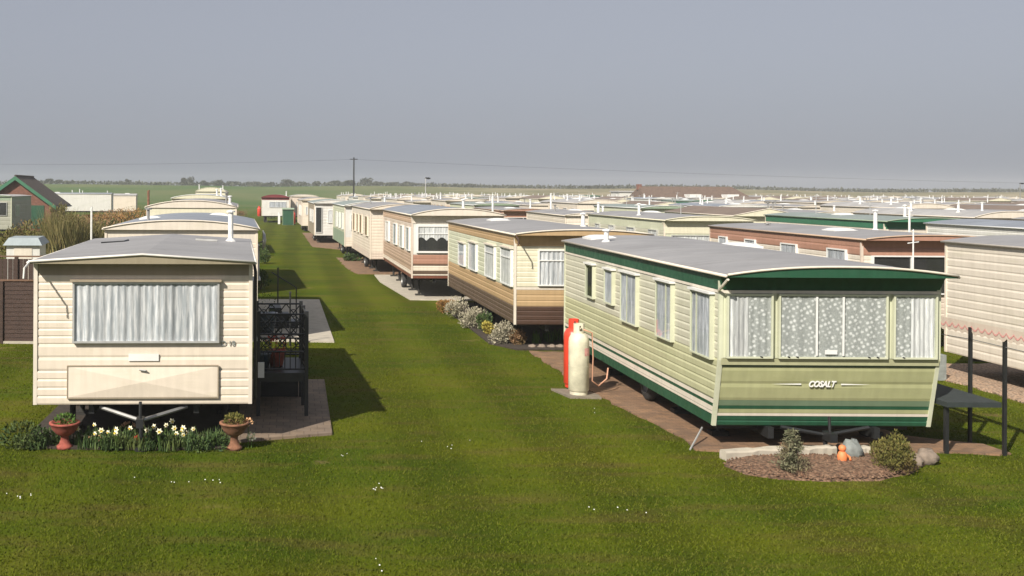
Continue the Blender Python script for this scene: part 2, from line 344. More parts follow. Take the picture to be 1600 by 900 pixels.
# ------------------------------------------------------------------ caravans
def add_window(parent, place, u0, u1, z0, z1, style, frame='alu', vent=0, splits=(), cap=None, name='window', sill=None, fw=.03):
    """place(u, d, z) -> local point; d = distance proud of the wall"""
    def bx(mb, a0, a1, d0, d1, b0, b1, m=0):
        mb.hexa([place(a0, d0, b0), place(a1, d0, b0), place(a1, d1, b0), place(a0, d1, b0), place(a0, d0, b1), place(a1, d0, b1), place(a1, d1, b1), place(a0, d1, b1)], m)
    f = MB(); D = .075
    bx(f, u0, u1, .0, D, z1 - fw, z1); bx(f, u0, u1, .0, D, z0, z0 + fw); bx(f, u0, u0 + fw, .0, D, z0 + fw, z1 - fw); bx(f, u1 - fw, u1, .0, D, z0 + fw, z1 - fw)
    for q in splits: bx(f, q - fw * .45, q + fw * .45, .0, D - .006, z0 + fw, z1 - fw)
    if vent: bx(f, u0 + fw, u1 - fw, .012, D - .004, z1 - vent - .012, z1 - vent + .012)
    w_ = f.build(name, frame, parent)
    if cap:
        c = MB(); bx(c, u0 - .03, u1 + .03, 0, D + .03, z1 + .003, z1 + .035); c.build('drip_rail', cap, w_)
    if sill:
        c = MB(); bx(c, u0 - .03, u1 + .03, 0, D + .03, z0 - .035, z0 - .003); c.build('sill', sill, w_)
    # curtain: a pleated sheet hanging just behind the pane
    def sheet(a0, a1, b0, b1, amp, per, mt, nm, dd=.047, scal=False):
        n = max(6, int(abs(a1 - a0) / per * 5)); k = MB(); vs = []; ph = random.random() * 6
        for i in range(n + 1):
            s_ = i / n; u = a0 + (a1 - a0) * s_
            dz = amp * math.sin(2 * math.pi * (u - a0) / per + ph + .8 * math.sin(u * 5)) + amp * .4 * math.sin(u * 37)
            lo = b0 + (abs(math.sin(u * 9)) * .12 if scal else 0)
            for q in (lo, (lo + b1) / 2, b1):
                vs.append(place(u, dd + dz * (.7 if q == b1 else 1), q))
        k.add(vs, [(i * 3 + j, (i + 1) * 3 + j, (i + 1) * 3 + j + 1, i * 3 + j + 1) for i in range(n) for j in (0, 1)])
        return k.build(nm, mt, w_, smooth=True)
    a0, a1, b0, b1 = u0 + fw * .8, u1 - fw * .8, z0 + fw * .8, z1 - fw * .8
    back = MB(); bx(back, a0, a1, .004, .027, b0, b1); back.build('dark_backing', 'dark_int', w_)  # near-black panel painted as the unlit room; no opening is cut
    if style == 'drape': sheet(a0, a1, b0, b1, .011, .10, 'drape', 'curtain')
    elif style == 'net': sheet(a0, a1, b0, b1, .008, .07, 'net', 'curtain')
    elif style == 'net_dim': sheet(a0, a1, b0, b1, .008, .07, 'net_dim', 'curtain')
    elif style == 'brown': sheet(a0, a1, b0, b1, .010, .10, 'drape_brown', 'curtain')
    elif style == 'motif': sheet(a0, a1, b0, b1, .006, .20, 'motif', 'curtain')
    elif style == 'lace_top': sheet(a0, a1, b0 + (b1 - b0) * .42, b1, .006, .09, 'net', 'curtain', scal=True)
    elif style == 'motif_left':
        m_ = a0 + (a1 - a0) * .48; sheet(a0, m_, b0, b1, .008, .07, 'net', 'curtain'); sheet(m_, a1, b0, b1, .006, .1, 'motif', 'curtain')
    elif style == 'motif_right':
        m_ = a0 + (a1 - a0) * .40; sheet(m_, a1, b0, b1, .008, .07, 'net', 'curtain'); sheet(a0, m_, b0, b1, .006, .1, 'motif', 'curtain')
    pn = MB(); pn.add([place(u0 + fw * .9, D - .008, z0 + fw * .9), place(u1 - fw * .9, D - .008, z0 + fw * .9), place(u1 - fw * .9, D - .008, z1 - fw * .9), place(u0 + fw * .9, D - .008, z1 - fw * .9)], [(0, 1, 2, 3)]); pn.build('pane', 'glass', w_)
    return w_
def levels(scheme):
    out = []          # (z0, off0, z1, off1, mat)
    for z0, z1, mt, pitch, dep in scheme:
        if pitch <= 0: out.append((z0, dep, z1, dep, mt)); continue
        n = max(1, round((z1 - z0) / pitch)); p = (z1 - z0) / n
        for i in range(n):
            a = z0 + i * p
            out.append((a, dep, a + p * .16, dep + .008, mt)); out.append((a + p * .16, dep + .008, a + p * .78, dep + .010, mt)); out.append((a + p * .78, dep + .010, a + p, dep, mt))
    return out
def caravan(name, label, loc, rz, W=3.05, L=9.0, zb=.5, ze=2.55, rise=.2, arc=True, side=None, front=None, roof='roof', end='cream', edge='gutter_w',
            oh=.12, visor=None, left=(), right=(), fwin=(), rake=None, trim='cream', group=None, flues=(), sky=(), side_oh=.05, door=None, wheels=True,
            frame='alu', cap=None, jack=True, fcap=None, foff=0.0, cat='caravan'):
    R = empty(name, loc, rz, label, cat, group)
    hw = W / 2; yf = rake or (lambda z: 0.0)
    side = side or [(zb, ze, 'cream', .13, 0)]; front = front or side
    mats = []
    def mi(k):
        if k not in mats: mats.append(k)
        return mats.index(k)
    b = MB()
    def strip(kind, sch):
        for z0, o0, z1, o1, mt in levels(sch):
            if kind == 'L': q = [(-hw - o0, yf(z0), z0), (-hw - o0, L, z0), (-hw - o1, L, z1), (-hw - o1, yf(z1), z1)]; q = q[::-1]
            elif kind == 'R': q = [(hw + o0, yf(z0), z0), (hw + o0, L, z0), (hw + o1, L, z1), (hw + o1, yf(z1), z1)]
            elif kind == 'F': q = [(-hw, yf(z0) - o0, z0), (hw, yf(z0) - o0, z0), (hw, yf(z1) - o1, z1), (-hw, yf(z1) - o1, z1)]
            else: q = [(-hw, L + o0, z0), (hw, L + o0, z0), (hw, L + o1, z1), (-hw, L + o1, z1)]; q = q[::-1]
            b.add(q, [(0, 1, 2, 3)], mi(mt))
        # close horizontal steps between bands by a thin back plate inside the ribs
    for k in 'LRB': strip(k, side)
    strip('F', front)
    b.box(-hw + .004, hw - .004, .30, L - .004, zb + .02, ze - .01, mi(side[0][2]))
    b.add([(-hw, yf(zb), zb), (hw, yf(zb), zb), (hw, L, zb), (-hw, L, zb)], [(3, 2, 1, 0)], mi('under'))
    b.build('body', mats, R)
    # corner trims
    for sx in (-1, 1):
        for yy in (0, 1):
            c = MB(); zs = [s[0] for s in side] + [ze - .005]; x0, x1 = sorted((sx * (hw - .03), sx * (hw + .024)))
            for z0, z1 in zip(zs[:-1], zs[1:]):
                if yy == 0: c.hexa([(x0, yf(z0) - .024 , z0), (x1, yf(z0) - .024, z0), (x1, yf(z0) + .03, z0), (x0, yf(z0) + .03, z0), (x0, yf(z1) - .024, z1), (x1, yf(z1) - .024, z1), (x1, yf(z1) + .03, z1), (x0, yf(z1) + .03, z1)])
                else: c.box(x0, x1, L - .03, L + .024, z0, z1)
            c.build('corner_trim', trim, R)
    # roof
    rw = hw + side_oh; N = 14 if arc else 2; r = MB(); th = .035
    pts = []
    for i in range(N + 1):
        s_ = -1 + 2 * i / N; pts.append((s_ * rw, ze + th + rise * (1 - (abs(s_) ** 2.2 if arc else abs(s_)))))
    ring = lambda y: [(-rw, y, ze)] + [(x, y, z) for x, z in pts] + [(rw, y, ze)]
    n = N + 3; yy = [-oh] + [L * k / 4 for k in (1, 2, 3)] + [L + .08]
    for y in yy: r.v += ring(y)
    for j in range(len(yy) - 1):
        for i in range(n - 1):
            r.f.append((j * n + i, j * n + i + 1, (j + 1) * n + i + 1, (j + 1) * n + i)[::-1]); r.m.append(0 if 1 <= i < n - 2 else 2)
        r.f.append((j * n, (j + 1) * n, (j + 1) * n + n - 1, j * n + n - 1)[::-1]); r.m.append(1)
    r.f.append(tuple(range(n))[::-1] if False else tuple(range(n - 1, -1, -1))); r.m.append(1)
    r.f.append(tuple((len(yy) - 1) * n + i for i in range(n))); r.m.append(1)
    ro = r.build('roof', [roof, end, edge], R)
    e = MB(); e.tube([(x, -oh - .012, z) for x, z in pts], .018, 5); 
    e.tube([(-rw - .012, -oh, ze + .015), (-rw - .012, L + .08, ze + .015)], .022, 6); e.tube([(rw + .012, -oh, ze + .015), (rw + .012, L + .08, ze + .015)], .022, 6)
    e.build('roof_edging', edge, ro, smooth=True)
    s_ = MB()
    for k in range(1, int(L / 1.2)):
        y = k * 1.2; s_.add([(x, y + dy, z + .001 + (0.004 if dy == 0 else 0)) for dy in (-.02, 0, .02) for x, z in pts], [(j * (N + 1) + i, j * (N + 1) + i + 1, (j + 1) * (N + 1) + i + 1, (j + 1) * (N + 1) + i) for j in (0, 1) for i in range(N)])
    s_.build('roof_seam', roof, ro)
    if visor:      # sloping soffit from the overhanging roof front back to the wall
        vm, dz = visor; v = MB()
        v.hexa([(-hw, yf(ze - dz) - .03, ze - dz), (hw, yf(ze - dz) - .03, ze - dz), (hw, .2, ze - dz), (-hw, .2, ze - dz), (-rw + .01, -oh * .3, ze - .003), (rw - .01, -oh * .3, ze - .003), (rw - .01, .2, ze - .003), (-rw + .01, .2, ze - .003)])
        v.build('fascia', vm, R)
    for (x, y, h, kind) in flues:
        z = ze + rise * (1 - abs(x / rw) ** 2.2) - .05; f = MB()
        if kind == 'thick': f.tube([(x, y, z), (x, y, z + h)], .05, 10); f.lathe([(.05, z + h), (.085, z + h), (.085, z + h + .03), (.0, z + h + .05)], (x, y, 0), 10); f.lathe([(.11, z + .06), (.055, z + .12)], (x, y, 0), 10); f.build('flue', 'pipe_w', R, smooth=False)
        elif kind == 'dark': f.tube([(x, y, z), (x, y, z + h)], .035, 8); f.lathe([(.0, z + h - .01), (.09, z + h), (.09, z + h + .03), (.0, z + h + .04)], (x, y, 0), 10); f.build('flue', 'steel', R)
        else: f.tube([(x, y, z), (x, y, z + h)], .014, 6); f.tube([(x - .25, y, z + h * .9), (x + .25, y, z + h * .9)], .008, 4); f.tube([(x - .15, y - .1, z + h * .8), (x + .15, y + .1, z + h * .8)], .008, 4); f.build('aerial', 'alu', R)
    for (x, y) in sky:
        z = ze + th + rise * (1 - abs(x / rw) ** 2.2) - .02; k = MB()
        k.add([(x + (.28 - .1 * j) * a * (1.0), y + (.32 - .1 * j) * c, z + (.03, .07, .085)[j]) for j in range(3) for a, c in ((-1, -1), (1, -1), (1, 1), (-1, 1))],
              [(j * 4 + i, j * 4 + (i + 1) % 4, (j + 1) * 4 + (i + 1) % 4, (j + 1) * 4 + i) for j in (0, 1) for i in range(4)] + [(8, 9, 10, 11)])
        k.box(x - .30, x + .30, y - .34, y + .34, z - .03, z + .03); k.build('skylight', 'white', R)
    pl = {'L': lambda u, d, z: (-hw - d, u, z), 'R': lambda u, d, z: (hw + d, u, z), 'F': lambda u, d, z: (u, yf(z) - d - foff, z)}
    for q in left: add_window(R, pl['L'], *q[:5], frame=frame, cap=cap, **(q[5] if len(q) > 5 else {}))
    for q in right: add_window(R, pl['R'], *q[:5], frame=frame, **(q[5] if len(q) > 5 else {}))
    for q in fwin: add_window(R, pl['F'], *q[:5], frame=frame, cap=fcap, **(q[5] if len(q) > 5 else {}))
    if door:
        sd_, y0 = door; x = (hw if sd_ == 'R' else -hw); d = MB(); sg = 1 if sd_ == 'R' else -1
        x0, x1 = sorted((x, x + sg * .045)); d.box(x0, x1, y0, y0 + .75, zb + .06, zb + 1.95); do = d.build('door', 'white_paint', R)
        x0, x1 = sorted((x + sg * .045, x + sg * .09)); MB().box(x0, x1, y0 + .06, y0 + .12, zb + 1.0, zb + 1.06).build('handle', 'steel', do)
    # chassis
    c = MB()
    for sx in (-.75, .75): c.box(sx - .04, sx + .04, .12, L - .3, zb - .16, zb - .005)
    for y in (.5, L * .35, L * .65, L - .6): c.box(-hw + .15, hw - .15, y - .03, y + .03, zb - .10, zb - .006)
    ch = c.build('chassis', 'black', R)
    if jack:
        for y in (1.0, L * .3, L * .72, L - .5):
            for sx in (-1, 1):
                k = MB(); x = sx * (hw - .38); k.box(x - .13, x + .13, y - .1, y + .1, -.06, .08); k.tube([(x, y, .08), (x, y, zb - .1)], .045, 8); k.build('jack', 'under', R)  # jacks take the near-black floor colour to deepen the shade below
    if wheels:
        for sx in (-1, 1):
            x = sx * (hw - .22); k = MB(); k.lathe([(.17, -.085), (.27, -.085), (.31, -.05), (.31, .05), (.27, .085), (.17, .085)], (x, L * .42, .31), 20, axis='x'); wo = k.build('wheel', 'rubber', R, smooth=True)
            k = MB(); k.lathe([(.0, sx * .05), (.06, sx * .055), (.10, sx * .02), (.165, sx * .03), (.175, sx * .08)], (x, L * .42, .31), 16, axis='x'); k.build('rim', 'steel', wo, smooth=True)
    return R
def drawbar(R, zb, reach=.55, mt='steel'):
    k = MB(); k.tube([(-.62, .1, zb - .06), (0, -reach + .1, zb - .16), (0, -reach, zb - .16)], .028, 6); k.tube([(.62, .1, zb - .06), (0, -reach + .1, zb - .16)], .028, 6)
    k.build('drawbar', mt, R)
    k = MB(); k.box(-.05, .05, -reach - .12, -reach + .12, zb - .22, zb - .10); k.tube([(0, -reach, zb - .10), (0, -reach + .02, zb + .12)], .022, 8); k.tube([(0, -reach + .12, .02), (0, -reach + .12, zb - .12)], .03, 8); k.lathe([(.10, 0), (.10, .03), (.03, .05)], (0, -reach + .12, 0), 10)
    k.build('coupling', 'black', R)
def text_mesh(txt, size, mt, parent, name, loc, rot=(math.pi / 2, 0, 0), shear=0.0, ext=.004, off=0.0, align='CENTER', sx=1.0):
    c = bpy.data.curves.new(name, 'FONT'); c.body = txt; c.size = size; c.extrude = ext; c.shear = shear; c.offset = off; c.align_x = align; c.align_y = 'CENTER'
    o = bpy.data.objects.new(name + '_tmp', c); COL.objects.link(o)
    dg = bpy.context.evaluated_depsgraph_get(); me = bpy.data.meshes.new_from_object(o.evaluated_get(dg)); bpy.data.objects.remove(o)
    n = bpy.data.objects.new(name, me); me.materials.clear(); me.materials.append(M[mt]); COL.objects.link(n); n.parent = parent; n.location = loc; n.rotation_euler = rot; n.scale = (sx, 1, 1)
    return n
def sch(zb, ze, *bands):
    """bands from the bottom: (height above zb to which it reaches, material, pitch, depth); last reaches ze"""
    out = []; z = zb
    for top, mt, p, d in bands:
        z1 = ze if top is None else zb + top
        out.append((z, z1, mt, p, d)); z = z1
    return out
LROW = 'caravans in the row left of the grass lane'; RROW = 'caravans in the row right of the grass lane'; FIELD = 'caravans in the rows beyond the right lane row'

# --- left row, nearest
zb, ze = .58, 2.60
L1 = caravan('static_caravan', 'cream caravan with wide curtained window and flower bed below, nearest in left row', (-2.10, 15.1, 0), .050, W=3.06, L=6.6, zb=zb, ze=ze, rise=.10, arc=False,
    side=sch(zb, ze, (.48, 'cream', .115, .012), (.86, 'cream', .19, 0), (1.84, 'cream', .115, 0), (None, 'beige', 0, .004)),  # top band: beige darkened to carry the roof overhang's shade
    roof='roof', end='khaki', edge='gutter_w', oh=.26, left=[(1.2, 2.2, 1.55, 2.3, 'net'), (4.6, 5.6, 1.5, 2.3, 'net')],
    right=[(.45, 1.3, 1.45, 2.3, 'net', {'sill': 'white'}), (3.4, 4.3, 1.45, 2.3, 'net', {'sill': 'white'}), (5.3, 5.9, 1.7, 2.3, 'net')], door=('R', 2.1),
    fwin=[(-1.0, 1.08, 1.46, 2.33, 'drape', {'fw': .028})], fcap='beige', trim='cream_pale', flues=[(1.20, 5.2, .62, 'thick')], group=LROW)
drawbar(L1, zb, .45)
k = MB(); k.box(-1.06, 1.06, -.050, -.018, .685, 1.125)
k.add([(-1.05, -.052, .69), (1.05, -.052, .69), (1.05, -.052, 1.12), (-1.05, -.052, 1.12), (0, -.085, .905)], [(0, 1, 4), (1, 2, 4), (2, 3, 4), (3, 0, 4)])
lk = k.build('gas_locker', 'cream', L1)
k = MB(); k.box(-1.075, 1.075, -.06, -.03, 1.126, 1.142); k.box(-1.075, -1.062, -.058, -.03, .68, 1.125); k.box(1.062, 1.075, -.058, -.03, .68, 1.125); k.box(-1.075, 1.075, -.058, -.03, .668, .682); k.build('locker_seal', 'beige', lk)
MB().tube([(-.05, -.09, 1.085), (.04, -.10, 1.075), (.06, -.09, 1.06)], .012, 6).build('latch', 'steel', lk)
k = MB(); k.tube([(.55, 4.6, 2.705), (.95, 4.6, 2.685)], .05, 8); k.build('roof_vent', 'steel', L1)
MB().tube([(-1.15, 4.2, 2.67), (-.75, 4.3, 2.69), (-.7, 4.6, 2.70)], .02, 6).build('roof_cable', 'black', L1)
k = MB(); k.box(-.21, .22, -.030, -.020, 1.20, 1.30); k.build('blank_badge', 'white', L1)
MB().tube([(-1.57, -.26, 2.62), (-1.58, -.56, 2.56), (-1.585, -.58, 2.42)], .015, 6).build('gutter_spout', 'gutter_w', L1)
text_mesh('O', .10, 'stone_grey', L1, 'pitch_letter', (1.14, -.024, 1.445), off=.001); text_mesh('18', .10, 'stone_grey', L1, 'pitch_number', (1.26, -.024, 1.445), off=.001)
MB().tube([(1.575, .25, 2.60), (1.60, .25, 2.45), (1.60, .25, .62)], .025, 8).build('downpipe', 'black', L1)
# --- left row, second to fifth
zb, ze = .62, 2.70
L2 = caravan('static_caravan', 'cream caravan with arched pale roof front, second in left row', (-2.58, 24.9, 0), .05, W=3.55, L=8.4, zb=zb, ze=ze, rise=.19,
    side=sch(zb, ze, (1.78, 'cream', .13, 0), (None, 'cream_pale', 0, .006)), end='cream_pale', edge='cream_pale', oh=.1, fwin=[(-1.2, 1.2, 1.45, 2.35, 'drape')],
    right=[(.5, 1.4, 1.5, 2.3, 'net', {'sill': 'white'}), (4, 5, 1.5, 2.3, 'net')], door=('R', 2.4), flues=[(-.9, 1.4, .35, 'dark')], sky=[(-1.0, 3.6), (.75, 6.5)], roof='roof_blue', group=LROW)
k = MB(); k.lathe([(0, .06), (.14, .04), (.24, -.02), (.235, -.03), (0, .04)], (1.95, .35, 2.45), 16, axis='x'); k.tube([(1.78, .35, 2.35), (1.98, .35, 2.45)], .015, 6); k.build('satellite_dish', 'steel', L2, smooth=True)
zb, ze = .95, 3.02
L3 = caravan('static_caravan', 'pale cream caravan with tall plain fascia, third in left row', (-3.42, 36.3, 0), .05, W=3.05, L=9, zb=zb, ze=ze, rise=.22, side=sch(zb, ze, (1.75, 'cream_pale', .13, 0), (None, 'yellow_cream', 0, .01)),
    end='cream_pale', edge='cream_pale', roof='roof', oh=.05, fwin=[(-1.1, 1.1, 1.8, 2.6, 'net')], right=[(1, 2, 1.8, 2.6, 'net')], flues=[(1.18, .7, .45, 'dark'), (1.3, 1.6, .35, 'thick')], group=LROW)
L4 = caravan('static_caravan', 'cream caravan with low grey roof, fourth in left row', (-5.0, 58, 0), .05, W=3.05, L=9, zb=1.1, ze=3.15, rise=.2, side=sch(1.1, 3.15, (None, 'cream_pale', .13, 0)), end='yellow_cream', edge='white', roof='roof_blue', flues=[(.9, 1, .4, 'thick'), (1.1, 3, .5, 'thick')], fwin=[(-1, 1, 1.9, 2.7, 'net')], group=LROW)
L5 = caravan('static_caravan', 'yellow cream caravan with domed roof at far end of left row', (-8.2, 108, hgt(-8, 108)), .04, W=3.1, L=9, zb=1.2, ze=3.45, rise=.4, side=sch(1.2, 3.45, (None, 'yellow_cream', .13, 0)), end='yellow_cream', edge='yellow_cream', roof='roof', flues=[(1.2, .8, .45, 'thick'), (-1.3, 2, .6, 'thick')], fwin=[(-1, 1, 2.2, 2.9, 'net')], group=LROW)

# --- right row, nearest: green and cream with bay front
zb, ze = .33, 2.47
rk = lambda z: max(0.0, (1.33 - z)) * .22
side = [(.33, .49, 'dark_green', 0, .006), (.49, .53, 'cream_pale', 0, .016), (.53, .60, 'cream_pale', 0, .008), (.60, .65, 'dark_green', 0, .006), (.65, .71, 'cream_pale', 0, .014),
        (.71, 1.30, 'pale_olive', .115, 0), (1.30, 2.24, 'mint', .125, 0), (2.24, 2.28, 'cream_pale', 0, .024), (2.28, 2.49, 'dark_green', 0, .012)]
front = [(.33, .48, 'dark_green', .075, .0), (.48, .52, 'cream_pale', 0, .018), (.52, .58, 'olive_panel', 0, .004), (.58, .63, 'dark_green', 0, .006), (.63, .71, 'grey_green', 0, .010), (.71, 1.20, 'olive_panel', .245, .006),
         (1.20, 1.235, 'grey_green', 0, .0), (1.235, 1.33, 'pale_olive', 0, .045), (1.33, 2.24, 'mint_pale', 0, .012), (2.24, 2.28, 'cream_pale', 0, .03), (2.28, 2.49, 'dark_green', 0, .012)]
X0 = 6.03
def wy(px): return X0 * F / (px - PX) - 14.82
A1 = caravan('static_caravan', 'green and cream caravan with wide three part lace window, nearest in right row', (X0 + 1.525, 14.82, 0), -.004, W=3.05, L=8.5, zb=zb, ze=2.49, rise=.115, side=side, front=front, roof='roof', end='dark_green', edge='cream_pale',
    oh=.36, visor=('dark_green', .19), rake=rk, trim='mint_pale', frame='mint_pale', cap='white',
    left=[(wy(1118), wy(1086), 1.27, 2.20, 'net_dim', {'splits': (wy(1095),), 'fw': .022}), (wy(1055), wy(1030), 1.28, 2.20, 'net_dim', {'splits': (wy(1046),), 'fw': .022}), (wy(999), wy(974), 1.29, 2.18, 'net_dim', {'splits': (wy(984),), 'fw': .022}),
          (wy(961), wy(948), 1.5, 2.15, 'net_dim'), (wy(930), wy(918), 1.48, 2.15, 'none')],
    right=[(1, 2, 1.4, 2.2, 'net'), (5, 6, 1.4, 2.2, 'net')], door=('R', 2.6),
    fwin=[(-1.46, -.82, 1.335, 2.235, 'motif_left', {'fw': .024}), (-.74, .78, 1.335, 2.235, 'motif', {'splits': (), 'fw': .024}), (.86, 1.47, 1.335, 2.235, 'motif_right', {'fw': .024})], foff=.014,
    flues=[(-1.1, 6.9, .30, 'thick')], sky=[(-.9, 8.0), (1.1, 5.6)], group=RROW)
A1.rotation_euler.x = .006
drawbar(A1, .40, .04, 'black')
for x in (-.215, .155):
    MB().box(x - .014, x + .014, -.092, -.086, 1.38, 2.20).build('curtain_edge', 'white', A1)
MB().box(-.10, .07, -.094, -.086, 1.40, 1.46).build('window_sticker', 'white', A1)
ty = rk(.97) - .026
text_mesh('COSALT', .115, 'white', A1, 'maker_name', (-.08, ty - .004, .955), shear=.4, off=.004, sx=.86)
k = MB()
for a, b_ in ((-.78, -.36), (.20, .62)): k.add([(a, ty, .955), (b_, ty, .945), (b_, ty, .965)] if a < 0 else [(a, ty, .945), (b_, ty, .955), (a, ty, .965)], [(0, 1, 2)])
k.build('badge_line', 'white', A1)
for x in (-.62, -.5, .5, .62, -1.0, .98): MB().tube([(x, -.094, 1.365), (x + .03, -.096, 1.355)], .008, 5).build('window_catch', 'black', A1)
MB().tube([(-1.565, -.35, 2.46), (-1.575, -.20, 2.36), (-1.565, -.03, 2.27)], .02, 6).build('gutter_spout', 'cream_pale', A1)
# --- right row, second: tan and brown
zb, ze = .56, 2.64
X0 = 5.20
def wy2(px): return X0 * F / (px - PX) - 24.5
bands = [(.56, .98, 'brown_side', .105, 0), (.98, 1.37, 'tan_side', .13, .003), (1.37, 2.38, 'mint_pale', .125, 0), (2.38, 2.64, 'tan_side', .13, .01)]
fb = [(.56, .98, 'brown', .105, 0), (.98, 1.37, 'tan', .13, .003), (1.37, 1.43, 'cream_pale', 0, .02), (1.43, 2.38, 'yellow_cream', .125, 0), (2.38, 2.64, 'tan', .13, .01)]
A2 = caravan('static_caravan', 'tan, white and dark brown caravan with silvery shrubs alongside, second in right row', (X0 + 1.525, 24.5, 0), .006, L=9.9, zb=zb, ze=ze, rise=.10, side=bands, front=fb, end='tan', edge='cream_pale', oh=.32, visor=('tan', .2), trim='cream_pale', roof='roof',
    left=[(wy2(803), wy2(787), 1.42, 2.30, 'net', {'vent': .22}), (wy2(777), wy2(763), 1.42, 2.26, 'net', {'vent': .2}), (wy2(749), wy2(738), 1.42, 2.20, 'net_dim'), (wy2(731), wy2(722), 1.42, 2.10, 'net_dim')],
    fwin=[(-1.0, 1.0, 1.46, 2.30, 'drape', {'vent': .25, 'splits': (-.28, .5)})], frame='white', cap='cream_pale', sky=[(-.4, 7.5)], flues=[(.9, 3.0, .4, 'thick')], group=RROW)
MB().tube([(-1.565, -.31, 2.62), (-1.57, -.55, 2.55), (-1.57, -.56, 2.42)], .018, 6).build('gutter_spout', 'brown', A2)
# --- right row, third: pink
zb, ze = .70, 2.82
bands = [(.70, .80, 'red_brown', 0, .005), (.80, .95, 'cream', .08, 0), (.95, 1.08, 'pink_beige', 0, .01), (1.08, 1.52, 'pink_beige', .12, 0), (1.52, 2.55, 'pink_white', .13, 0), (2.55, 2.82, 'peach', .13, .01)]
fb = [(.70, .80, 'red_brown', 0, .005), (.80, .84, 'cream_pale', 0, .02), (.84, .95, 'brown_side', 0, .0), (.95, 1.12, 'cream', .08, 0), (1.12, 1.18, 'brown_side', 0, .0), (1.18, 1.50, 'terracotta', .16, .004), (1.50, 2.55, 'white_paint', 0, .01), (2.55, 2.82, 'cream_pale', 0, .03)]
def wy3(px): return 4.05 * F / (px - PX) - 35.6
A3 = caravan('static_caravan', 'pink and cream caravan with black window under white lace, third in right row', (4.08 + 1.525, 35.6, 0), .012, L=9.6, zb=zb, ze=ze, rise=.2, side=bands, front=fb, end='cream_pale', edge='cream_pale', oh=.28, visor=('cream_pale', .2), trim='pink_white', roof='roof_blue',
    left=[(.35, 1.2, 1.6, 2.4, 'net_dim'), (2.2, 3.2, 1.6, 2.4, 'net'), (4.3, 5.3, 1.6, 2.4, 'net_dim'), (7.0, 8.2, 1.6, 2.4, 'net')], frame='white',
    fwin=[(-1.38, .02, 1.56, 2.5, 'lace_top', {'fw': .06, 'vent': .3}), (.2, 1.4, 1.56, 2.5, 'lace_top', {'fw': .06, 'vent': .3})], group=RROW, flues=[(.9, 4, .4, 'thick')])
zb, ze = .62, 2.82
A4 = caravan('static_caravan', 'cream caravan with brown curtained side windows, fourth in right row', (3.5 + 1.525, 46.6, 0), .03, L=9.0, zb=zb, ze=ze, rise=.2, side=sch(zb, ze, (.3, 'pink_white', .1, 0), (1.9, 'cream', .13, 0), (None, 'cream_pale', 0, .01)), end='cream', edge='cream_pale', oh=.25, roof='roof',
    left=[(.8, 1.9, 1.6, 2.5, 'brown'), (3.4, 4.4, 1.6, 2.5, 'brown'), (5.2, 6.0, 1.6, 2.5, 'brown'), (7.0, 8.0, 1.6, 2.5, 'brown')], frame='cream',
    fwin=[(-.7, 1.3, 1.35, 2.5, 'lace_top', {'splits': (.3,)})], group=RROW, flues=[(-1, 5, .4, 'dark')])
zb, ze = .6, 2.8
A5 = caravan('static_caravan', 'white caravan with pale green sides, fifth in right row', (2.92 + 1.525, 57.4, 0), .03, L=9.0, zb=zb, ze=ze, rise=.2, side=sch(zb, ze, (.75, 'sage', .12, 0), (None, 'mint_pale', .13, 0)), front=sch(zb, ze, (.5, 'cream', .12, 0), (None, 'white_paint', 0, .01)), end='white_paint', edge='white', oh=.2, roof='roof_green',
    left=[(.8, 1.6, 1.5, 2.4, 'net_dim'), (3, 3.8, 1.5, 2.4, 'net_dim'), (5.2, 6, 1.5, 2.4, 'net_dim')], frame='white', fwin=[(-1.2, .1, 1.5, 2.35, 'lace_top', {'vent': .3})], group=RROW, flues=[(1, 3, .4, 'thick')])
A6 = caravan('static_caravan', 'white caravan with beige sides and dark open corner, sixth in right row', (1.6 + 1.525, 72.4, 0), .03, L=9.0, zb=.55, ze=2.75, rise=.2, side=sch(.55, 2.75, (None, 'beige', .13, 0)), front=sch(.55, 2.75, (None, 'white_paint', .2, 0)), end='white_paint', edge='white', oh=.2, roof='roof_green',
    left=[(1, 2.2, 1.4, 2.3, 'none'), (4, 5.5, 1.4, 2.3, 'net')], frame='white', fwin=[(-1.45, -1.0, .75, 2.5, 'none'), (-.6, .6, 1.4, 2.3, 'net')], group=RROW)
A7 = caravan('static_caravan', 'cream caravan with vertical windowed side, seventh in right row', (.95 + 1.525, 93, 0), .03, L=10, zb=.5, ze=2.75, rise=.2, side=sch(.5, 2.75, (None, 'pink_white', .13, 0)), front=sch(.5, 2.75, (None, 'cream', .13, 0)), end='cream', edge='cream_pale', oh=.2, roof='roof',
    left=[(1, 2.2, 1.4, 2.3, 'net'), (4, 5.5, 1.4, 2.3, 'net')], frame='white', fwin=[(-1.2, 1.2, 1.5, 2.2, 'net')], group=RROW)
A8 = caravan('static_caravan', 'small white caravan with dark red roof at the lane end', (-1.75, 118, 0), .0, L=6.5, zb=.75, ze=2.8, rise=.3, side=sch(.75, 2.8, (None, 'white_paint', .13, 0)), end='maroon', edge='maroon', oh=.2, visor=('maroon', .25), roof='roof_light',
    frame='white', fwin=[(-.7, 1.2, 1.7, 2.35, 'net_dim', {'splits': (.0, .6)})], group=RROW, flues=[(1.2, .8, .6, 'thick')])
A9 = caravan('static_caravan', 'pinkish caravan behind the green shed beside the red roofed caravan', (1.6, 122, 0), .03, L=9, zb=.6, ze=2.9, rise=.2, side=sch(.6, 2.9, (None, 'pink_white', .13, 0)), end='cream_pale', edge='cream_pale', roof='roof_light', fwin=[(-1, 1, 1.6, 2.3, 'net')], group=RROW)

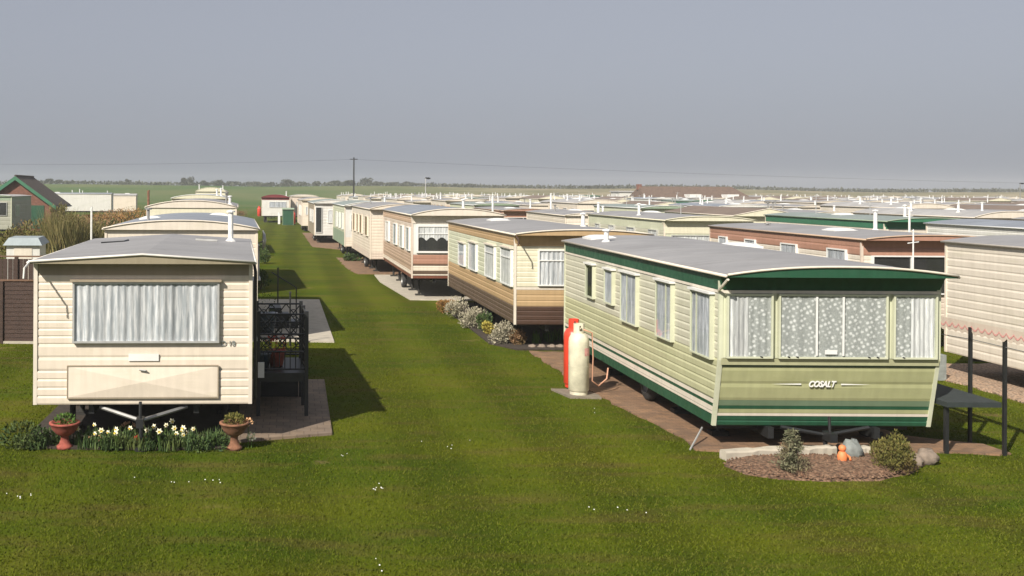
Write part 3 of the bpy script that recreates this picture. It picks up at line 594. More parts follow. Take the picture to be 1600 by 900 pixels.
# ------------------------------------------------------------------ prototypes for the field rows
def win_l(style='net'): return [(.6, 1.5, 1.5, 2.3, style), (3.1, 4.0, 1.5, 2.3, style), (5.6, 6.3, 1.6, 2.3, style), (7.6, 8.2, 1.7, 2.3, style)]
PROT = []
def proto(words, **kw):
    kw['flues'] = tuple(kw.get('flues', ())) + ((random.choice((-1.0, .95)), random.uniform(1, 8), random.uniform(.35, .6), random.choice(('thick', 'thick', 'dark', 'aer'))),)
    o = caravan('static_caravan', words, (0, 0, 0), 0, group=FIELD, wheels=False, jack=False, **kw); index_children(o); o['words'] = words; PROT.append(o); return o
zb, ze = .6, 2.65
p_white = proto('pinkish cream caravan with ribbed sides', zb=.42, ze=ze, rise=.12, L=9, side=sch(.42, ze, (None, 'cream_pale', .165, 0)), end='cream_pale', edge='cream_pale', roof='roof', fwin=[(-1.1, 1.1, 1.4, 2.25, 'net')], flues=[(.8, 2.4, .35, 'thick')], sky=[(.3, 6)])
p_terra = proto('terracotta caravan with dark front window', zb=zb, ze=2.56, rise=.09, L=9, side=sch(zb, 2.56, (1.0, 'pink_white', .13, 0), (1.6, 'cream_pale', .13, 0), (None, 'terracotta', .15, .012)), end='terracotta', edge='pink_beige', roof='roof', oh=.3, visor=('terracotta', .14), fwin=[(-1.3, 1.3, 1.3, 2.2, 'none', {'splits': (-.4, .5)})], left=win_l('net_dim'), trim='pink_white', flues=[(-.6, 7, .12, 'dark')], frame='white', sky=[(-.5, 3)])
p_green = proto('pale green caravan with yellow cream front', zb=zb, ze=ze, rise=.13, L=9.4, side=sch(zb, ze, (1.7, 'mint', .13, 0), (None, 'mint_pale', 0, .01)), front=sch(zb, ze, (1.6, 'mint_pale', .13, 0), (None, 'yellow_cream', 0, .03)), end='yellow_cream', edge='yellow_cream', roof='roof', oh=.25, visor=('yellow_cream', .2), fwin=[(-1.3, 1.3, 1.4, 2.15, 'lace_top', {'splits': (-.4, .4)})], left=win_l(), flues=[(-1.1, 4, .5, 'thick')], sky=[(.4, 7)])
p_dkgreen = proto('cream caravan with dark green fascia', zb=zb, ze=ze, rise=.11, L=9.4, side=sch(zb, ze, (1.8, 'cream_pale', .13, 0), (None, 'mid_green', 0, .02)), end='mid_green', edge='sage', roof='roof_green', oh=.3, visor=('mid_green', .18), fwin=[(-1.3, 1.3, 1.4, 2.2, 'net', {'splits': (-.4, .4)})], left=win_l(), flues=[(.9, 3, .5, 'thick'), (-.6, 6.8, .9, 'aer')], sky=[(-.4, 5)])
p_arch = proto('cream caravan with arched roof front', zb=zb, ze=ze, rise=.24, L=9.2, side=sch(zb, ze, (1.8, 'cream', .13, 0), (None, 'cream_pale', 0, .01)), end='cream_pale', edge='cream_pale', roof='roof_light', oh=.12, fwin=[(-1.2, 1.2, 1.4, 2.2, 'none', {'splits': (0,)})], left=win_l(), flues=[(-.9, 2, .45, 'thick')], sky=[(.2, 4), (.3, 8)])
p_gable = proto('yellow cream caravan with pitched roof', zb=zb, ze=ze, rise=.32, arc=False, L=9.4, side=sch(zb, ze, (None, 'yellow_cream', .13, 0)), end='yellow_cream', edge='cream_pale', roof='roof_brown', oh=.25, fwin=[(-1.0, 1.0, 1.4, 2.2, 'lace_top', {'splits': (-.3, .3)})], left=win_l(), flues=[(.9, 2, .4, 'dark')])
p_peach = proto('peach caravan with cream fascia', zb=zb, ze=ze, rise=.13, L=9.0, side=sch(zb, ze, (1.7, 'peach', .13, 0), (None, 'cream_pale', 0, .01)), end='cream_pale', edge='cream_pale', roof='roof', oh=.25, visor=('cream_pale', .22), fwin=[(-1.2, 1.2, 1.4, 2.2, 'net', {'splits': (-.4, .4)})], left=win_l('net_dim'), flues=[(1, 3, .5, 'thick'), (-1, 7, .5, 'thick')], sky=[(0, 5)])
p_brown = proto('white caravan with brown striped fascia', zb=zb, ze=ze, rise=.12, L=9.0, side=sch(zb, ze, (.6, 'brown_side', .13, 0), (1.75, 'white_paint', .13, 0), (None, 'tan_side', .12, .012)), end='tan', edge='cream_pale', roof='roof_light', oh=.3, visor=('tan', .2), fwin=[(-1.2, 1.2, 1.4, 2.2, 'net')], left=win_l(), flues=[(-1, 3.5, .5, 'thick'), (.8, 6.8, .9, 'aer')])
p_sage = proto('sage green caravan with pale roof', zb=zb, ze=ze, rise=.13, L=9.2, side=sch(zb, ze, (1.0, 'sage', .13, 0), (None, 'mint_pale', .13, 0)), end='sage', edge='white', roof='roof_green', oh=.2, fwin=[(-1.2, 1.2, 1.4, 2.2, 'net')], left=win_l(), flues=[(1, 6, .45, 'thick')], sky=[(-.5, 3)])
p_blue = proto('white caravan with blue grey roof', zb=zb, ze=ze, rise=.13, L=9.0, side=sch(zb, ze, (None, 'white_paint', .13, 0)), end='white_paint', edge='white', roof='roof_blue', oh=.2, fwin=[(-1.2, 1.2, 1.4, 2.2, 'net')], left=win_l(), flues=[(-.8, 5, .5, 'thick')], sky=[(.5, 2.5)])
ORD = ['nearest', 'second', 'third', 'fourth', 'fifth', 'sixth', 'seventh', 'eighth', 'ninth', 'tenth', 'eleventh', 'twelfth', 'thirteenth', 'fourteenth', 'fifteenth', 'sixteenth', 'seventeenth', 'eighteenth', 'nineteenth', 'twentieth', 'twenty-first', 'twenty-second', 'twenty-third', 'twenty-fourth', 'twenty-fifth']
used = set()
def project(x, y): return PX + F * x / y
def put(pr, x, y, z=0, rz=0.0, label=None):
    if pr.name not in used and pr.location.length == 0: o = pr; used.add(pr.name)
    else: o = copy_tree(pr)
    o.location = (x, y, z); o.rotation_euler = (0, 0, rz)
    if label: o['label'] = label
    return o
LIGHTY = [p_white] * 4 + [p_terra] + [p_green] * 2 + [p_dkgreen] + [p_arch] * 4 + [p_gable] * 3 + [p_peach] * 3 + [p_brown, p_sage] + [p_blue] * 3
BLD = (at(995, 300, 175).x - 2, at(1168, 300, 175).x + 2, 170, 186)
fixed = {1: [(12.6, p_white, 13.45), (24.6, p_terra, 13.3), (36.9, p_green, 13.05)], 2: [(25.8, p_blue, 20.9), (37.0, p_dkgreen, 20.8)], 3: [(32.4, p_peach, 28.3), (43.6, p_arch, 28.2)], 4: [(48, p_peach, 35.5)]}
total = 0
for n in range(1, 22):
    seq = list(fixed.get(n, [])); y = (seq[-1][0] + 11.2) if seq else 20 + random.random() * 10
    while y < 215:
        seq.append((y, random.choice(LIGHTY), None)); y += random.uniform(10.4, 12.2)
        if random.random() < .06: y += 8
    k = 0
    for (y, pr, xf) in seq:
        fx = xf is not None
        xl = xf if fx else 13.2 + 7.4 * (n - 1) - .03 * (y - 30) + random.uniform(-.5, .5)
        xc = xl + 1.525
        if project(xl, y + 9) > 1630: continue
        if BLD[0] - 3 < xc < BLD[1] + 2 and BLD[2] - 10 < y < BLD[3] + 2: continue
        if y > 190 and random.random() < .2: continue
        rn = ORD[n]
        lab = f"{pr['words']}, {ORD[k]} in row {rn} right of lane"
        put(pr, xc, y, 0 if fx else random.uniform(-.12, .22) + (.0), (random.uniform(-.01, .01) if fx else random.uniform(-.03, .03)), lab)
        k += 1; total += 1
print('FIELD CARAVANS', total)
# side-on caravans beyond the hedge
lab = ['white caravan side on beyond the brown hedge, bluish roof', 'cream caravan side on beyond the hedge, right end of the group', 'pale caravan side on behind the hedge with a white flue']
for i, (px, Y, pr) in enumerate(((58, 128, p_blue), (104, 140, p_arch))):
    p = at(px, 300, Y); o = put(pr, p.x, Y, .15 if i else .4, -math.pi / 2 + .08, lab[i]); o['group'] = 'caravans beyond the hedge'
for o in list(bpy.data.objects):
    if 'words' in o: del o['words']
def remove_tree(o):
    for ch in list(o.children): remove_tree(ch)
    bpy.data.objects.remove(o)
for o in [q for q in PROT if q.name not in used]: remove_tree(o)
# pale green caravan at the left edge
p = at(-14, 360, 80)
LG = caravan('static_caravan', 'pale green caravan at the left edge in front of the brick house', (p.x, 80, 0), .02, W=3.05, L=6.5, zb=.55, ze=3.05, rise=.1, side=sch(.55, 3.05, (2.2, 'sage_pale', .3, 0), (None, 'sage', 0, .01)), end='sage', edge='white', roof='roof_light', fwin=[(-1.2, 1.2, 1.6, 2.6, 'none')], right=[(1.0, 2.4, 1.5, 2.4, 'net_dim')], trim='mint_pale', group='caravans beyond the hedge')

# ------------------------------------------------------------------ brick house
def gable_house():
    Y = 92; a = at(25, 275, Y); e = at(84, 318, Y); R = empty('brick_house', (a.x, Y, hgt(a.x, Y)), .05, 'small red brick house with green bargeboards behind left edge caravan', 'house')
    hw = e.x - a.x - .25; ze = e.z; zr = a.z - .15; L = 7.5
    m = MB(); m.add([(-hw, 0, 0), (hw, 0, 0), (hw, 0, ze), (0, 0, zr), (-hw, 0, ze), (-hw, L, 0), (hw, L, 0), (hw, L, ze), (0, L, zr), (-hw, L, ze)], [(0, 1, 2, 3, 4), (9, 8, 7, 6, 5), (1, 6, 7, 2), (5, 0, 4, 9)])
    m.build('wall', 'brick', R)
    r = MB(); o = .45; sl = (zr - ze) / hw
    for s in (-1, 1):
        x1 = s * (hw + o); z1 = ze - o * sl
        r.hexa([(0, -.35, zr + .02), (x1, -.35, z1 + .02), (x1, L + .3, z1 + .02), (0, L + .3, zr + .02), (0, -.35, zr + .16), (x1, -.35, z1 + .16), (x1, L + .3, z1 + .16), (0, L + .3, zr + .16)])
    ro = r.build('roof', 'tiles', R)
    MB().tube([(0, -.3, zr + .18), (0, L + .3, zr + .18)], .09, 8).build('ridge_tile', 'tiles', ro)
    for s in (-1, 1):
        b = MB(); x1 = s * (hw + o); z1 = ze - o * sl
        b.hexa([(0, -.42, zr - .20), (x1, -.42, z1 - .20), (x1, -.36, z1 - .20), (0, -.36, zr - .20), (0, -.42, zr + .14), (x1, -.42, z1 + .14), (x1, -.36, z1 + .14), (0, -.36, zr + .14)])
        b.build('bargeboard', 'mid_green', ro)
        g_ = MB(); g_.tube([(s * (hw + o + .05), -.35, ze - o * sl + .02), (s * (hw + o + .05), L + .3, ze - o * sl + .02)], .07, 8); g_.build('gutter', 'black', ro)
    b = MB(); b.box(hw * .25, hw * .8, -.05, .01, .2, 2.2); b.build('door', 'dark_green', R)
gable_house()
# large brown roofed hall in the middle distance
def hall():
    Y = 175; a = at(1008, 291, Y); b_ = at(1183, 313, Y); R = empty('clubhouse', ((a.x + b_.x) / 2, Y, 0), 0, 'long low hall with brown tiled hipped roof among far caravans', 'building')
    W = (b_.x - a.x) / 2; zr = at(1080, 291.5, Y + 5).z; ze = at(1080, 312, Y).z - .1; D = 10
    MB().box(-W + .6, W - .6, .6, D - .6, 0, ze + .05).build('wall', 'peach', R)
    r = MB(); r.add([(-W, 0, ze), (W, 0, ze), (W, D, ze), (-W, D, ze), (-W + .6, D / 2, zr), (W - 2.2, D / 2, zr)], [(0, 1, 5, 4), (1, 2, 5), (2, 3, 4, 5), (3, 0, 4), (3, 2, 1, 0)])
    ro = r.build('roof', 'tile_far', R)
    MB().box(-W + .2, -W + 1.0, D / 2 - .3, D / 2 + .3, zr - .6, zr + .35).build('chimney', 'brick', ro)
    for x in (-2.2, 4.0): MB().box(x, x + 1.9, -.9, 1.6, ze - .6, ze + 1.0).build('dormer', 'white', R)
    for x in (-6, -3, 0, 3, 6): MB().box(x, x + 1.2, .52, .61, 1, 2.1).build('window', 'dark_int', R)
hall()
p = at(985, 300, 190); wb = empty('white_block', (p.x, 190, 0), 0, 'small white flat roofed block left of the brown roofed hall', 'building')
MB().box(-2, 2, 0, 5, 0, 3.6).build('wall', 'white_paint', wb); MB().box(-2.2, 2.2, -.2, 5.2, 3.6, 3.85).build('roof', 'roof_light', wb)
MB().box(-1.4, -.4, -.04, 0.01, 1.5, 2.6).build('window', 'dark_int', wb)

# ------------------------------------------------------------------ paving
def slab(name, pts, z, mt, th=None):
    m = MB(); n = len(pts); b0 = -.02
    m.add([(x, y, b0) for x, y in pts] + [(x, y, z) for x, y in pts], [tuple(range(n, 2 * n))] + [(i, (i + 1) % n, n + (i + 1) % n, n + i) for i in range(n)])
    return struct(m.build(name, mt))
PADS = []
def ragged(pts, amp):
    out = []
    for i, (x, y) in enumerate(pts):
        x2, y2 = pts[(i + 1) % len(pts)]; n = max(1, int(math.hypot(x2 - x, y2 - y) / .3))
        for k in range(n): out.append((x + (x2 - x) * k / n + random.uniform(-amp, amp), y + (y2 - y) * k / n + random.uniform(-amp, amp)))
    return out
def pad(name, pts, z, mt):
    if mt in ('pavers', 'gravel'): pts = ragged(pts, .07)
    PADS.append(pts); return slab(name, pts, z, mt)
a = gnd(392, 682); b = gnd(519, 679); c = gnd(508, 560)
pad('patio', [(-.75, 15.25), (b.x, 15.75), (b.x + .02, 20.2), (-.95, 20.2)], .035, 'patio')
pad('path', [(-1.3, 25.5), (1.05, 25.3), (.95, 35.0), (-1.5, 35.0)], .035, 'concrete')
pad('paving', [(5.78, 14.9), (9.5, 14.8), (10.15, 14.75), (10.0, 15.3), (9.2, 15.9), (9.2, 23.6), (5.45, 24.0), (5.48, 19.5), (5.62, 17.5), (5.78, 15.6)], .022, 'pavers')
pad('paving', [(3.55, 42.0), (3.98, 35.25), (5.6, 35.05), (8.0, 35.2), (8.0, 45.5), (3.6, 45.5)], .03, 'concrete')
pad('gravel_path', [(12.72, 9.5), (17.5, 9.5), (17.5, 22.6), (12.85, 22.6)], .02, 'gravel')
pad('paving', [(2.9, 46), (7.2, 46), (7.0, 57), (2.5, 57), (2.6, 50)], .02, 'pavers')
pad('paving', [(1.4, 68), (6.5, 58), (6.5, 90), (1.0, 90)], .02, 'pavers')
# soil below the left caravan and below the tan one
struct(slab('flower_bed', [(-3.85, 14.9), (-3.2, 14.8), (-1.6, 14.78), (-.75, 14.88), (-.75, 21.6), (-3.9, 21.6)], .03, 'soil')); PADS.append([(-3.85, 14.9), (-3.2, 14.8), (-1.6, 14.78), (-.75, 14.88), (-.75, 21.6), (-3.9, 21.6)])
b2 = [(4.75, 25.2), (5.2, 24.25), (8.4, 24.25), (8.3, 34.3), (4.75, 34.3)]
struct(slab('flower_bed', b2, .03, 'soil')); PADS.append(b2)
# chip bed in front of the green caravan
bp = [(gnd(px, py).x, gnd(px, py).y) for px, py in ((1130, 728), (1160, 742), (1215, 750), (1290, 753), (1370, 751), (1425, 742), (1458, 724), (1440, 712), (1135, 716))]
bp = ragged(bp, .035); m = MB(); n = len(bp); cx = sum(q[0] for q in bp) / n; cy = sum(q[1] for q in bp) / n
vs = []
for k, f_ in enumerate((1.0, .8, .5)):
    for x, y in bp: vs.append((cx + (x - cx) * f_, cy + (y - cy) * f_, (-.01, .05, .075)[k]))
vs.append((cx, cy, .08)); fs = [(k * n + i, k * n + (i + 1) % n, (k + 1) * n + (i + 1) % n, (k + 1) * n + i) for k in (0, 1) for i in range(n)] + [(2 * n + i, 2 * n + (i + 1) % n, 3 * n) for i in range(n)]
m.add([v for v in vs], [f[::-1] for f in fs]); struct(m.build('chip_bed', 'chips', smooth=True)); PADS.append(bp)
m = MB()
for i in range(1500):
    i0 = random.randrange(n); s_ = math.sqrt(random.random()) * .98; u = random.random()
    ex = bp[i0][0] * u + bp[(i0 + 1) % n][0] * (1 - u); ey = bp[i0][1] * u + bp[(i0 + 1) % n][1] * (1 - u)
    x = cx + (ex - cx) * s_; y = cy + (ey - cy) * s_; z = .03 + .045 * (1 - s_); r = random.uniform(.012, .03); a = random.random() * 3
    ca, sa = math.cos(a) * r, math.sin(a) * r; h = random.uniform(.012, .035)
    m.add([(x - ca, y - sa, z), (x + sa, y - ca * .6, z), (x + ca, y + sa, z + .004), (x - sa, y + ca * .6, z), (x + random.uniform(-.01, .01), y, z + h)], [(0, 1, 4), (1, 2, 4), (2, 3, 4), (3, 0, 4)])
tag(m.build('stone_chips', 'chips'), 'reddish brown stone chips covering the bed before green caravan', 'stone chips', kind='stuff')
def in_poly(x, y, pts):
    c = False; j = len(pts) - 1
    for i in range(len(pts)):
        xi, yi = pts[i]; xj, yj = pts[j]
        if (yi > y) != (yj > y) and x < (xj - xi) * (y - yi) / (yj - yi) + xi: c = not c
        j = i
    return c
# kerb stones
kg = 'kerb stones edging the chip bed'
for i, (p0, p1) in enumerate((((1135, 720), (1228, 714)), ((1242, 715), (1308, 712)), ((1330, 714), (1362, 713)))):
    a, b = gnd(*p0), gnd(*p1); d = (b - a); L = d.length; an = math.atan2(d.y, d.x)
    m = MB(); m.v = []; k = 9
    for j in range(k + 1):
        x = L * j / k; w_ = random.uniform(-.01, .01)
        for (yy, zz) in ((0, -.02), (0, .10 + w_), (.02, .125 + w_), (.13, .125 - w_), (.15, .10), (.15, -.02)): m.v.append((x, yy + w_, zz))
    for j in range(k):
        for q in range(5): m.f.append((j * 6 + q, (j + 1) * 6 + q, (j + 1) * 6 + q + 1, j * 6 + q + 1)); m.m.append(0)
    m.f += [tuple(range(6)), tuple(k * 6 + q for q in range(5, -1, -1))]; m.m += [0, 0]
    o = m.build('kerb_stone', 'concrete', loc=(a.x, a.y, 0)); o.rotation_euler = (0, 0, an); tag(o, ['long pale kerb stone at left end of the chip bed', 'middle pale kerb stone behind the small conifer and orange figure', 'short kerb stone left of the rounded bush'][i], 'kerb stone', kg)
def rock(loc, sz, mt, label, name='rock', group=None, cat='rock'):
    m = MB(); N1, N2 = 7, 10; r0 = random.random() * 9
    prof = []
    for i in range(N1 + 1):
        t = math.pi * i / N1
        for k in range(N2):
            p = 2 * math.pi * k / N2; q = 1 + .16 * math.sin(3 * p + r0 + i) + .1 * math.sin(5 * t + p * 2 + r0)
            m.v.append((sz[0] * math.sin(t) * math.cos(p) * q, sz[1] * math.sin(t) * math.sin(p) * q, sz[2] * math.cos(t) * q))
    for i in range(N1):
        for k in range(N2): m.f.append((i * N2 + k, (i + 1) * N2 + k, (i + 1) * N2 + (k + 1) % N2, i * N2 + (k + 1) % N2)); m.m.append(0)
    o = m.build(name, mt, smooth=True, loc=loc); return tag(o, label, cat, group)
p = gnd(1427, 728); rock((p.x, p.y, .06), (.12, .11, .10), 'stone', 'brown rock touching the rounded bush at its right', group='rocks by the chip bed')
p = gnd(1447, 724); rock((p.x, p.y, .08), (.15, .12, .11), 'stone', 'flat brown rock at the right end of the chip bed', group='rocks by the chip bed')
p = gnd(1330, 720); rock((p.x, p.y, .14), (.14, .12, .14), 'stone_grey', 'round grey stone ornament behind the orange figure', name='stone_ornament', cat='ornament')
# orange garden figure
p = gnd(1316, 728); fg = empty('garden_figure', (p.x, p.y, .04), .3, 'small orange garden figure on the chip bed beside grey ornament', 'ornament')
MB().lathe([(.0, 0), (.045, 0), (.06, .04), (.065, .09), (.05, .14), (.03, .16), (.0, .17)], n=12).build('figure_body', 'orange', fg, smooth=True)
MB().lathe([(.0, .15), (.035, .16), (.048, .19), (.046, .215), (.03, .235), (0, .245)], n=12).build('figure_head', 'orange', fg, smooth=True)
MB().tube([(.05, 0, .12), (.09, -.03, .08), (.07, -.07, .05)], .014, 6).build('figure_arm', 'orange', fg)

# ------------------------------------------------------------------ plants
def leaves(m, c, rad, n, size, up=.3, mt=0, shell=.55, asp=2.0):
    for _ in range(n):
        d = Vector((random.gauss(0, 1), random.gauss(0, 1), random.gauss(0, 1))).normalized(); r = shell + (1 - shell) * random.random() ** .6
        p = Vector((c[0] + d.x * rad[0] * r, c[1] + d.y * rad[1] * r, c[2] + d.z * rad[2] * r))
        if p.z < .01: continue
        ax = (d + Vector((random.uniform(-.8, .8), random.uniform(-.8, .8), random.uniform(-.5, .8) + up))).normalized()
        s_ = ax.cross(Vector((random.uniform(-1, 1), random.uniform(-1, 1), random.uniform(-1, 1)))).normalized()
        l = size * random.uniform(.6, 1.3); w_ = l / asp / 2
        m.add([p, p + ax * l * .5 + s_ * w_, p + ax * l, p + ax * l * .5 - s_ * w_], [(0, 1, 2, 3)], mt)
def shrub(name, label, cat, loc, rad, n, size, mt, group=None, clumps=9, up=.3, seed=None, asp=2.0, stem='bark'):
    R = empty(name, loc, random.random() * 3, label, cat, group); m = MB()
    for _ in range(clumps):
        a = random.random() * 6.28; q = random.random() ** .5 * .6; h = random.uniform(.35, 1.15)
        c = (math.cos(a) * q * rad[0], math.sin(a) * q * rad[1], rad[2] * h)
        s_ = random.uniform(.34, .58); leaves(m, c, (rad[0] * s_, rad[1] * s_, rad[2] * s_ * .9), n // clumps, size, up, asp=asp)
    m.build('foliage', mt, R)
    st = MB()
    for k in range(5):
        a = k * 1.3; st.tube([(0, 0, 0), (math.cos(a) * rad[0] * .25, math.sin(a) * rad[1] * .25, rad[2] * .6), (math.cos(a) * rad[0] * .5, math.sin(a) * rad[1] * .5, rad[2] * 1.1)], [.02 * rad[2] + .004, .014 * rad[2] + .003, .004], 5)
    st.build('stem', stem, R); return R
def blades(m, c, n, h, spread, w_=.012, lean=.35, mt=0):
    for _ in range(n):
        a = random.random() * 6.28; r = random.random() ** .5 * spread; x = c[0] + math.cos(a) * r; y = c[1] + math.sin(a) * r
        b_ = random.random() * 6.28; l = random.uniform(.2, 1) * lean * h; hh = h * random.uniform(.6, 1.1); px, py = -math.sin(b_) * w_, math.cos(b_) * w_
        m.add([(x - px, y - py, c[2]), (x + px, y + py, c[2]), (x + px * .8 + math.cos(b_) * l * .35, y + py * .8 + math.sin(b_) * l * .35, c[2] + hh * .6), (x - px * .8 + math.cos(b_) * l * .35, y - py * .8 + math.sin(b_) * l * .35, c[2] + hh * .6), (x + math.cos(b_) * l, y + math.sin(b_) * l, c[2] + hh)], [(0, 1, 2, 3), (3, 2, 4)], mt)
# conifer: upright young spruce with tiers
p = gnd(1237, 743); R = empty('young_conifer', (p.x, p.y, .03), 0, 'small greyish conifer growing in the chip bed at left', 'conifer')
m = MB(); st = MB(); st.tube([(0, 0, 0), (.01, 0, .3), (0, .01, .56)], [.018, .012, .004], 6)
for i in range(150):
    h = random.random() ** 1.2 * .50; r = (.50 - h) * .36 + .05; a = random.random() * 6.28; L = r * random.uniform(.6, 1.1)
    q0 = Vector((0, 0, h + .03)); q1 = Vector((math.cos(a) * L, math.sin(a) * L, h + .03 + L * random.uniform(.1, .8)))
    st.tube([q0, q1], [.004, .002], 4)
    for j in range(16):
        t_ = random.uniform(.25, 1.05); c = q0.lerp(q1, t_); leaves(m, c, (.012, .012, .012), 1, .045, .2, asp=3.5)
m.build('foliage', 'leaf_blue', R); st.build('trunk', 'bark', R)
# rounded bush
p = gnd(1396, 738); R = empty('rounded_bush', (p.x, p.y, .02), 0, 'dense rounded olive green bush at the right of the chip bed', 'bush')
m = MB()
for i in range(130):
    a = random.random() * 6.28; q = random.random() ** .5; h = .06 + .42 * random.random() * (1.15 - q * .6)
    rr = .25 * (1 - max(0, (h - .25)) ** 1.5 * 3.2); x, y = math.cos(a) * q * rr, math.sin(a) * q * rr
    leaves(m, (x, y, h), (.045, .045, .075), 30, .038, 1.2, asp=2.6)
m.build('foliage', 'leaf_olive', R); st = MB()
for k in range(6): st.tube([(0, 0, 0), (math.cos(k) * .1, math.sin(k) * .1, .25)], [.012, .005], 5)
st.build('stem', 'bark', R)
# left bed plants
bedg = 'plants in the bed below the left caravan'
m = MB()
for i in range(230):
    x = random.uniform(-3.85, -.9); y = random.uniform(14.7, 15.15)
    if y < 14.95 and (abs(x + 3.19) < .26 or abs(x + .8) < .26): continue
    blades(m, (x, y, .02), 9, random.uniform(.10, .26), .10, .008, .6)
leaves(m, (-3.75, 14.85, .15), (.32, .2, .22), 900, .05)
for i in range(26):
    x = random.uniform(-3.6, -.85); leaves(m, (x, random.uniform(15.0, 15.15) if abs(x + 3.19) < .4 else random.uniform(14.7, 15.1), .08), (.14, .12, .12), 120, .05)
tag(m.build('ground_cover', 'leaf_dark'), 'mixed green leaves filling the bed below the left caravan', 'bed plants', kind='stuff')
PRD = None
def daffodil():
    R = empty('daffodil', (0, 0, 0), 0, '', 'flower', 'flowers in the bed below the left caravan'); m = MB(); blades(m, (0, 0, 0), 7, .24, .03, .008, .3); m.build('foliage', 'leaf_green', R)
    st = MB(); st.tube([(0, 0, 0), (.005, -.01, .2), (.01, -.03, .27)], .004, 5); st.build('stem', 'leaf_green', R)
    f = MB()
    for k in range(6):
        a = k * math.pi / 3; u = Vector((math.cos(a), 0, math.sin(a))); v = Vector((-math.sin(a), 0, math.cos(a))); c = Vector((.01, -.045, .275))
        f.add([c, c + u * .022 + v * .016, c + u * .048 + Vector((0, .006, 0)), c + u * .022 - v * .016], [(0, 1, 2, 3)])
    fo = f.build('flower', 'petal_w', R)
    t_ = MB(); t_.lathe([(.008, 0), (.012, .02), (.018, .028)], n=8); q = t_.build('trumpet', 'petal_y', fo); q.location = (.01, -.045, .275); q.rotation_euler = (math.pi / 2, 0, 0)
    index_children(R); return R
df = daffodil(); spots = [(149, 656), (123, 676), (150, 683), (157, 690), (184, 684), (183, 699), (229, 679), (243, 671), (259, 658), (267, 656), (270, 672), (285, 666), (294, 673), (288, 680), (277, 688), (284, 692), (205, 668), (170, 680), (248, 700), (300, 664)]
words = ['cream daffodil just right of the red urn', 'lowest cream daffodil close beside the red urn']
for i, (px, py) in enumerate(spots):
    o = df if i == 0 else copy_tree(df); Y = 14.68 + (705 - py) * .010; q = at(px, py, Y); o.location = (q.x, Y, max(.0, q.z - .275)); o.rotation_euler = (0, 0, random.uniform(-.6, .6)); s_ = random.uniform(.75, 1.05); o.scale = (s_, s_, s_)
    o['label'] = f"cream daffodil, {ORD[i] if i else 'first'} one met in the bed right of the red urn"
order = sorted([o for o in bpy.data.objects if o.name.split('.')[0] == 'daffodil'], key=lambda o: o.location.x)
for i, o in enumerate(order): o['label'] = f"cream daffodil in the left caravan's bed, {ORD[i] if i else 'leftmost'}{' from the left' if i else ' of all'}"
# red and orange bedding clumps
for i, (px, py, mt, lb) in enumerate(((217, 692, 'petal_r', 'red primrose clump in the middle of the left bed'), (146, 690, 'petal_p', 'small orange primrose clump near the red urn'), (203, 669, 'petal_p', 'peach tulip clump under the caravan hitch'))):
    p = gnd(px, py + 8); R = empty('primrose', (p.x, max(14.6, p.y), .02), 0, lb, 'flower clump', bedg); m = MB(); leaves(m, (0, 0, .05), (.12, .08, .05), 90, .05); m.build('foliage', 'leaf_green', R)
    m = MB(); leaves(m, (0, 0, .09), (.13, .08, .045), 60, .035, 1, asp=1.2); m.build('blossom', mt, R)
# urn and bowl planters
def planter(px, py, label, mt, scale, tall, plantmt):
    p = at(px, py, 14.86); R = empty('pedestal_planter', (p.x, p.y, 0), 0, label, 'planter', 'planters in the left caravan bed'); s_ = scale
    m = MB(); m.lathe([(.0, 0), (.15 * s_, 0), (.15 * s_, .04), (.11 * s_, .06), (.075 * s_, .12), (.07 * s_, tall * .5), (.10 * s_, tall * .55)], n=20); m.build('pedestal', mt, R, smooth=True)
    m = MB(); z = tall * .55; m.lathe([(.10 * s_, z), (.17 * s_, z + .03), (.24 * s_, z + .10), (.27 * s_, z + .155), (.285 * s_, z + .16), (.285 * s_, z + .185), (.24 * s_, z + .185), (.20 * s_, z + .13), (0, z + .13)], n=24); m.build('bowl', mt, R, smooth=True)
    m = MB(); leaves(m, (0, 0, z + .19), (.19 * s_, .19 * s_, .10), 380, .045, .6); m.build('foliage', plantmt, R)
    return R
planter(101, 701, 'red terracotta urn planter on a pedestal at left of bed', 'terra', .76, .34, 'leaf_green')
planter(366, 698, 'brown bowl planter on a pedestal at right of bed', 'terra_b', .74, .36, 'leaf_olive')
for i, (px, py, lb, mt) in enumerate(((388, 660, 'peach flower head above the brown bowl planter', 'petal_p'), (393, 682, 'cream flower head right of the brown bowl planter', 'petal_w'))):
    q = at(px, py, 14.95); R = empty('potted_flower', (q.x, q.y, 0), 0, lb, 'flower', bedg); m = MB(); leaves(m, (0, 0, q.z), (.045, .045, .045), 60, .04, 0, asp=1.3); m.build('blossom', mt, R)
    MB().tube([(0, 0, 0), (0, 0, q.z)], .006, 5).build('stem', 'leaf_green', R)
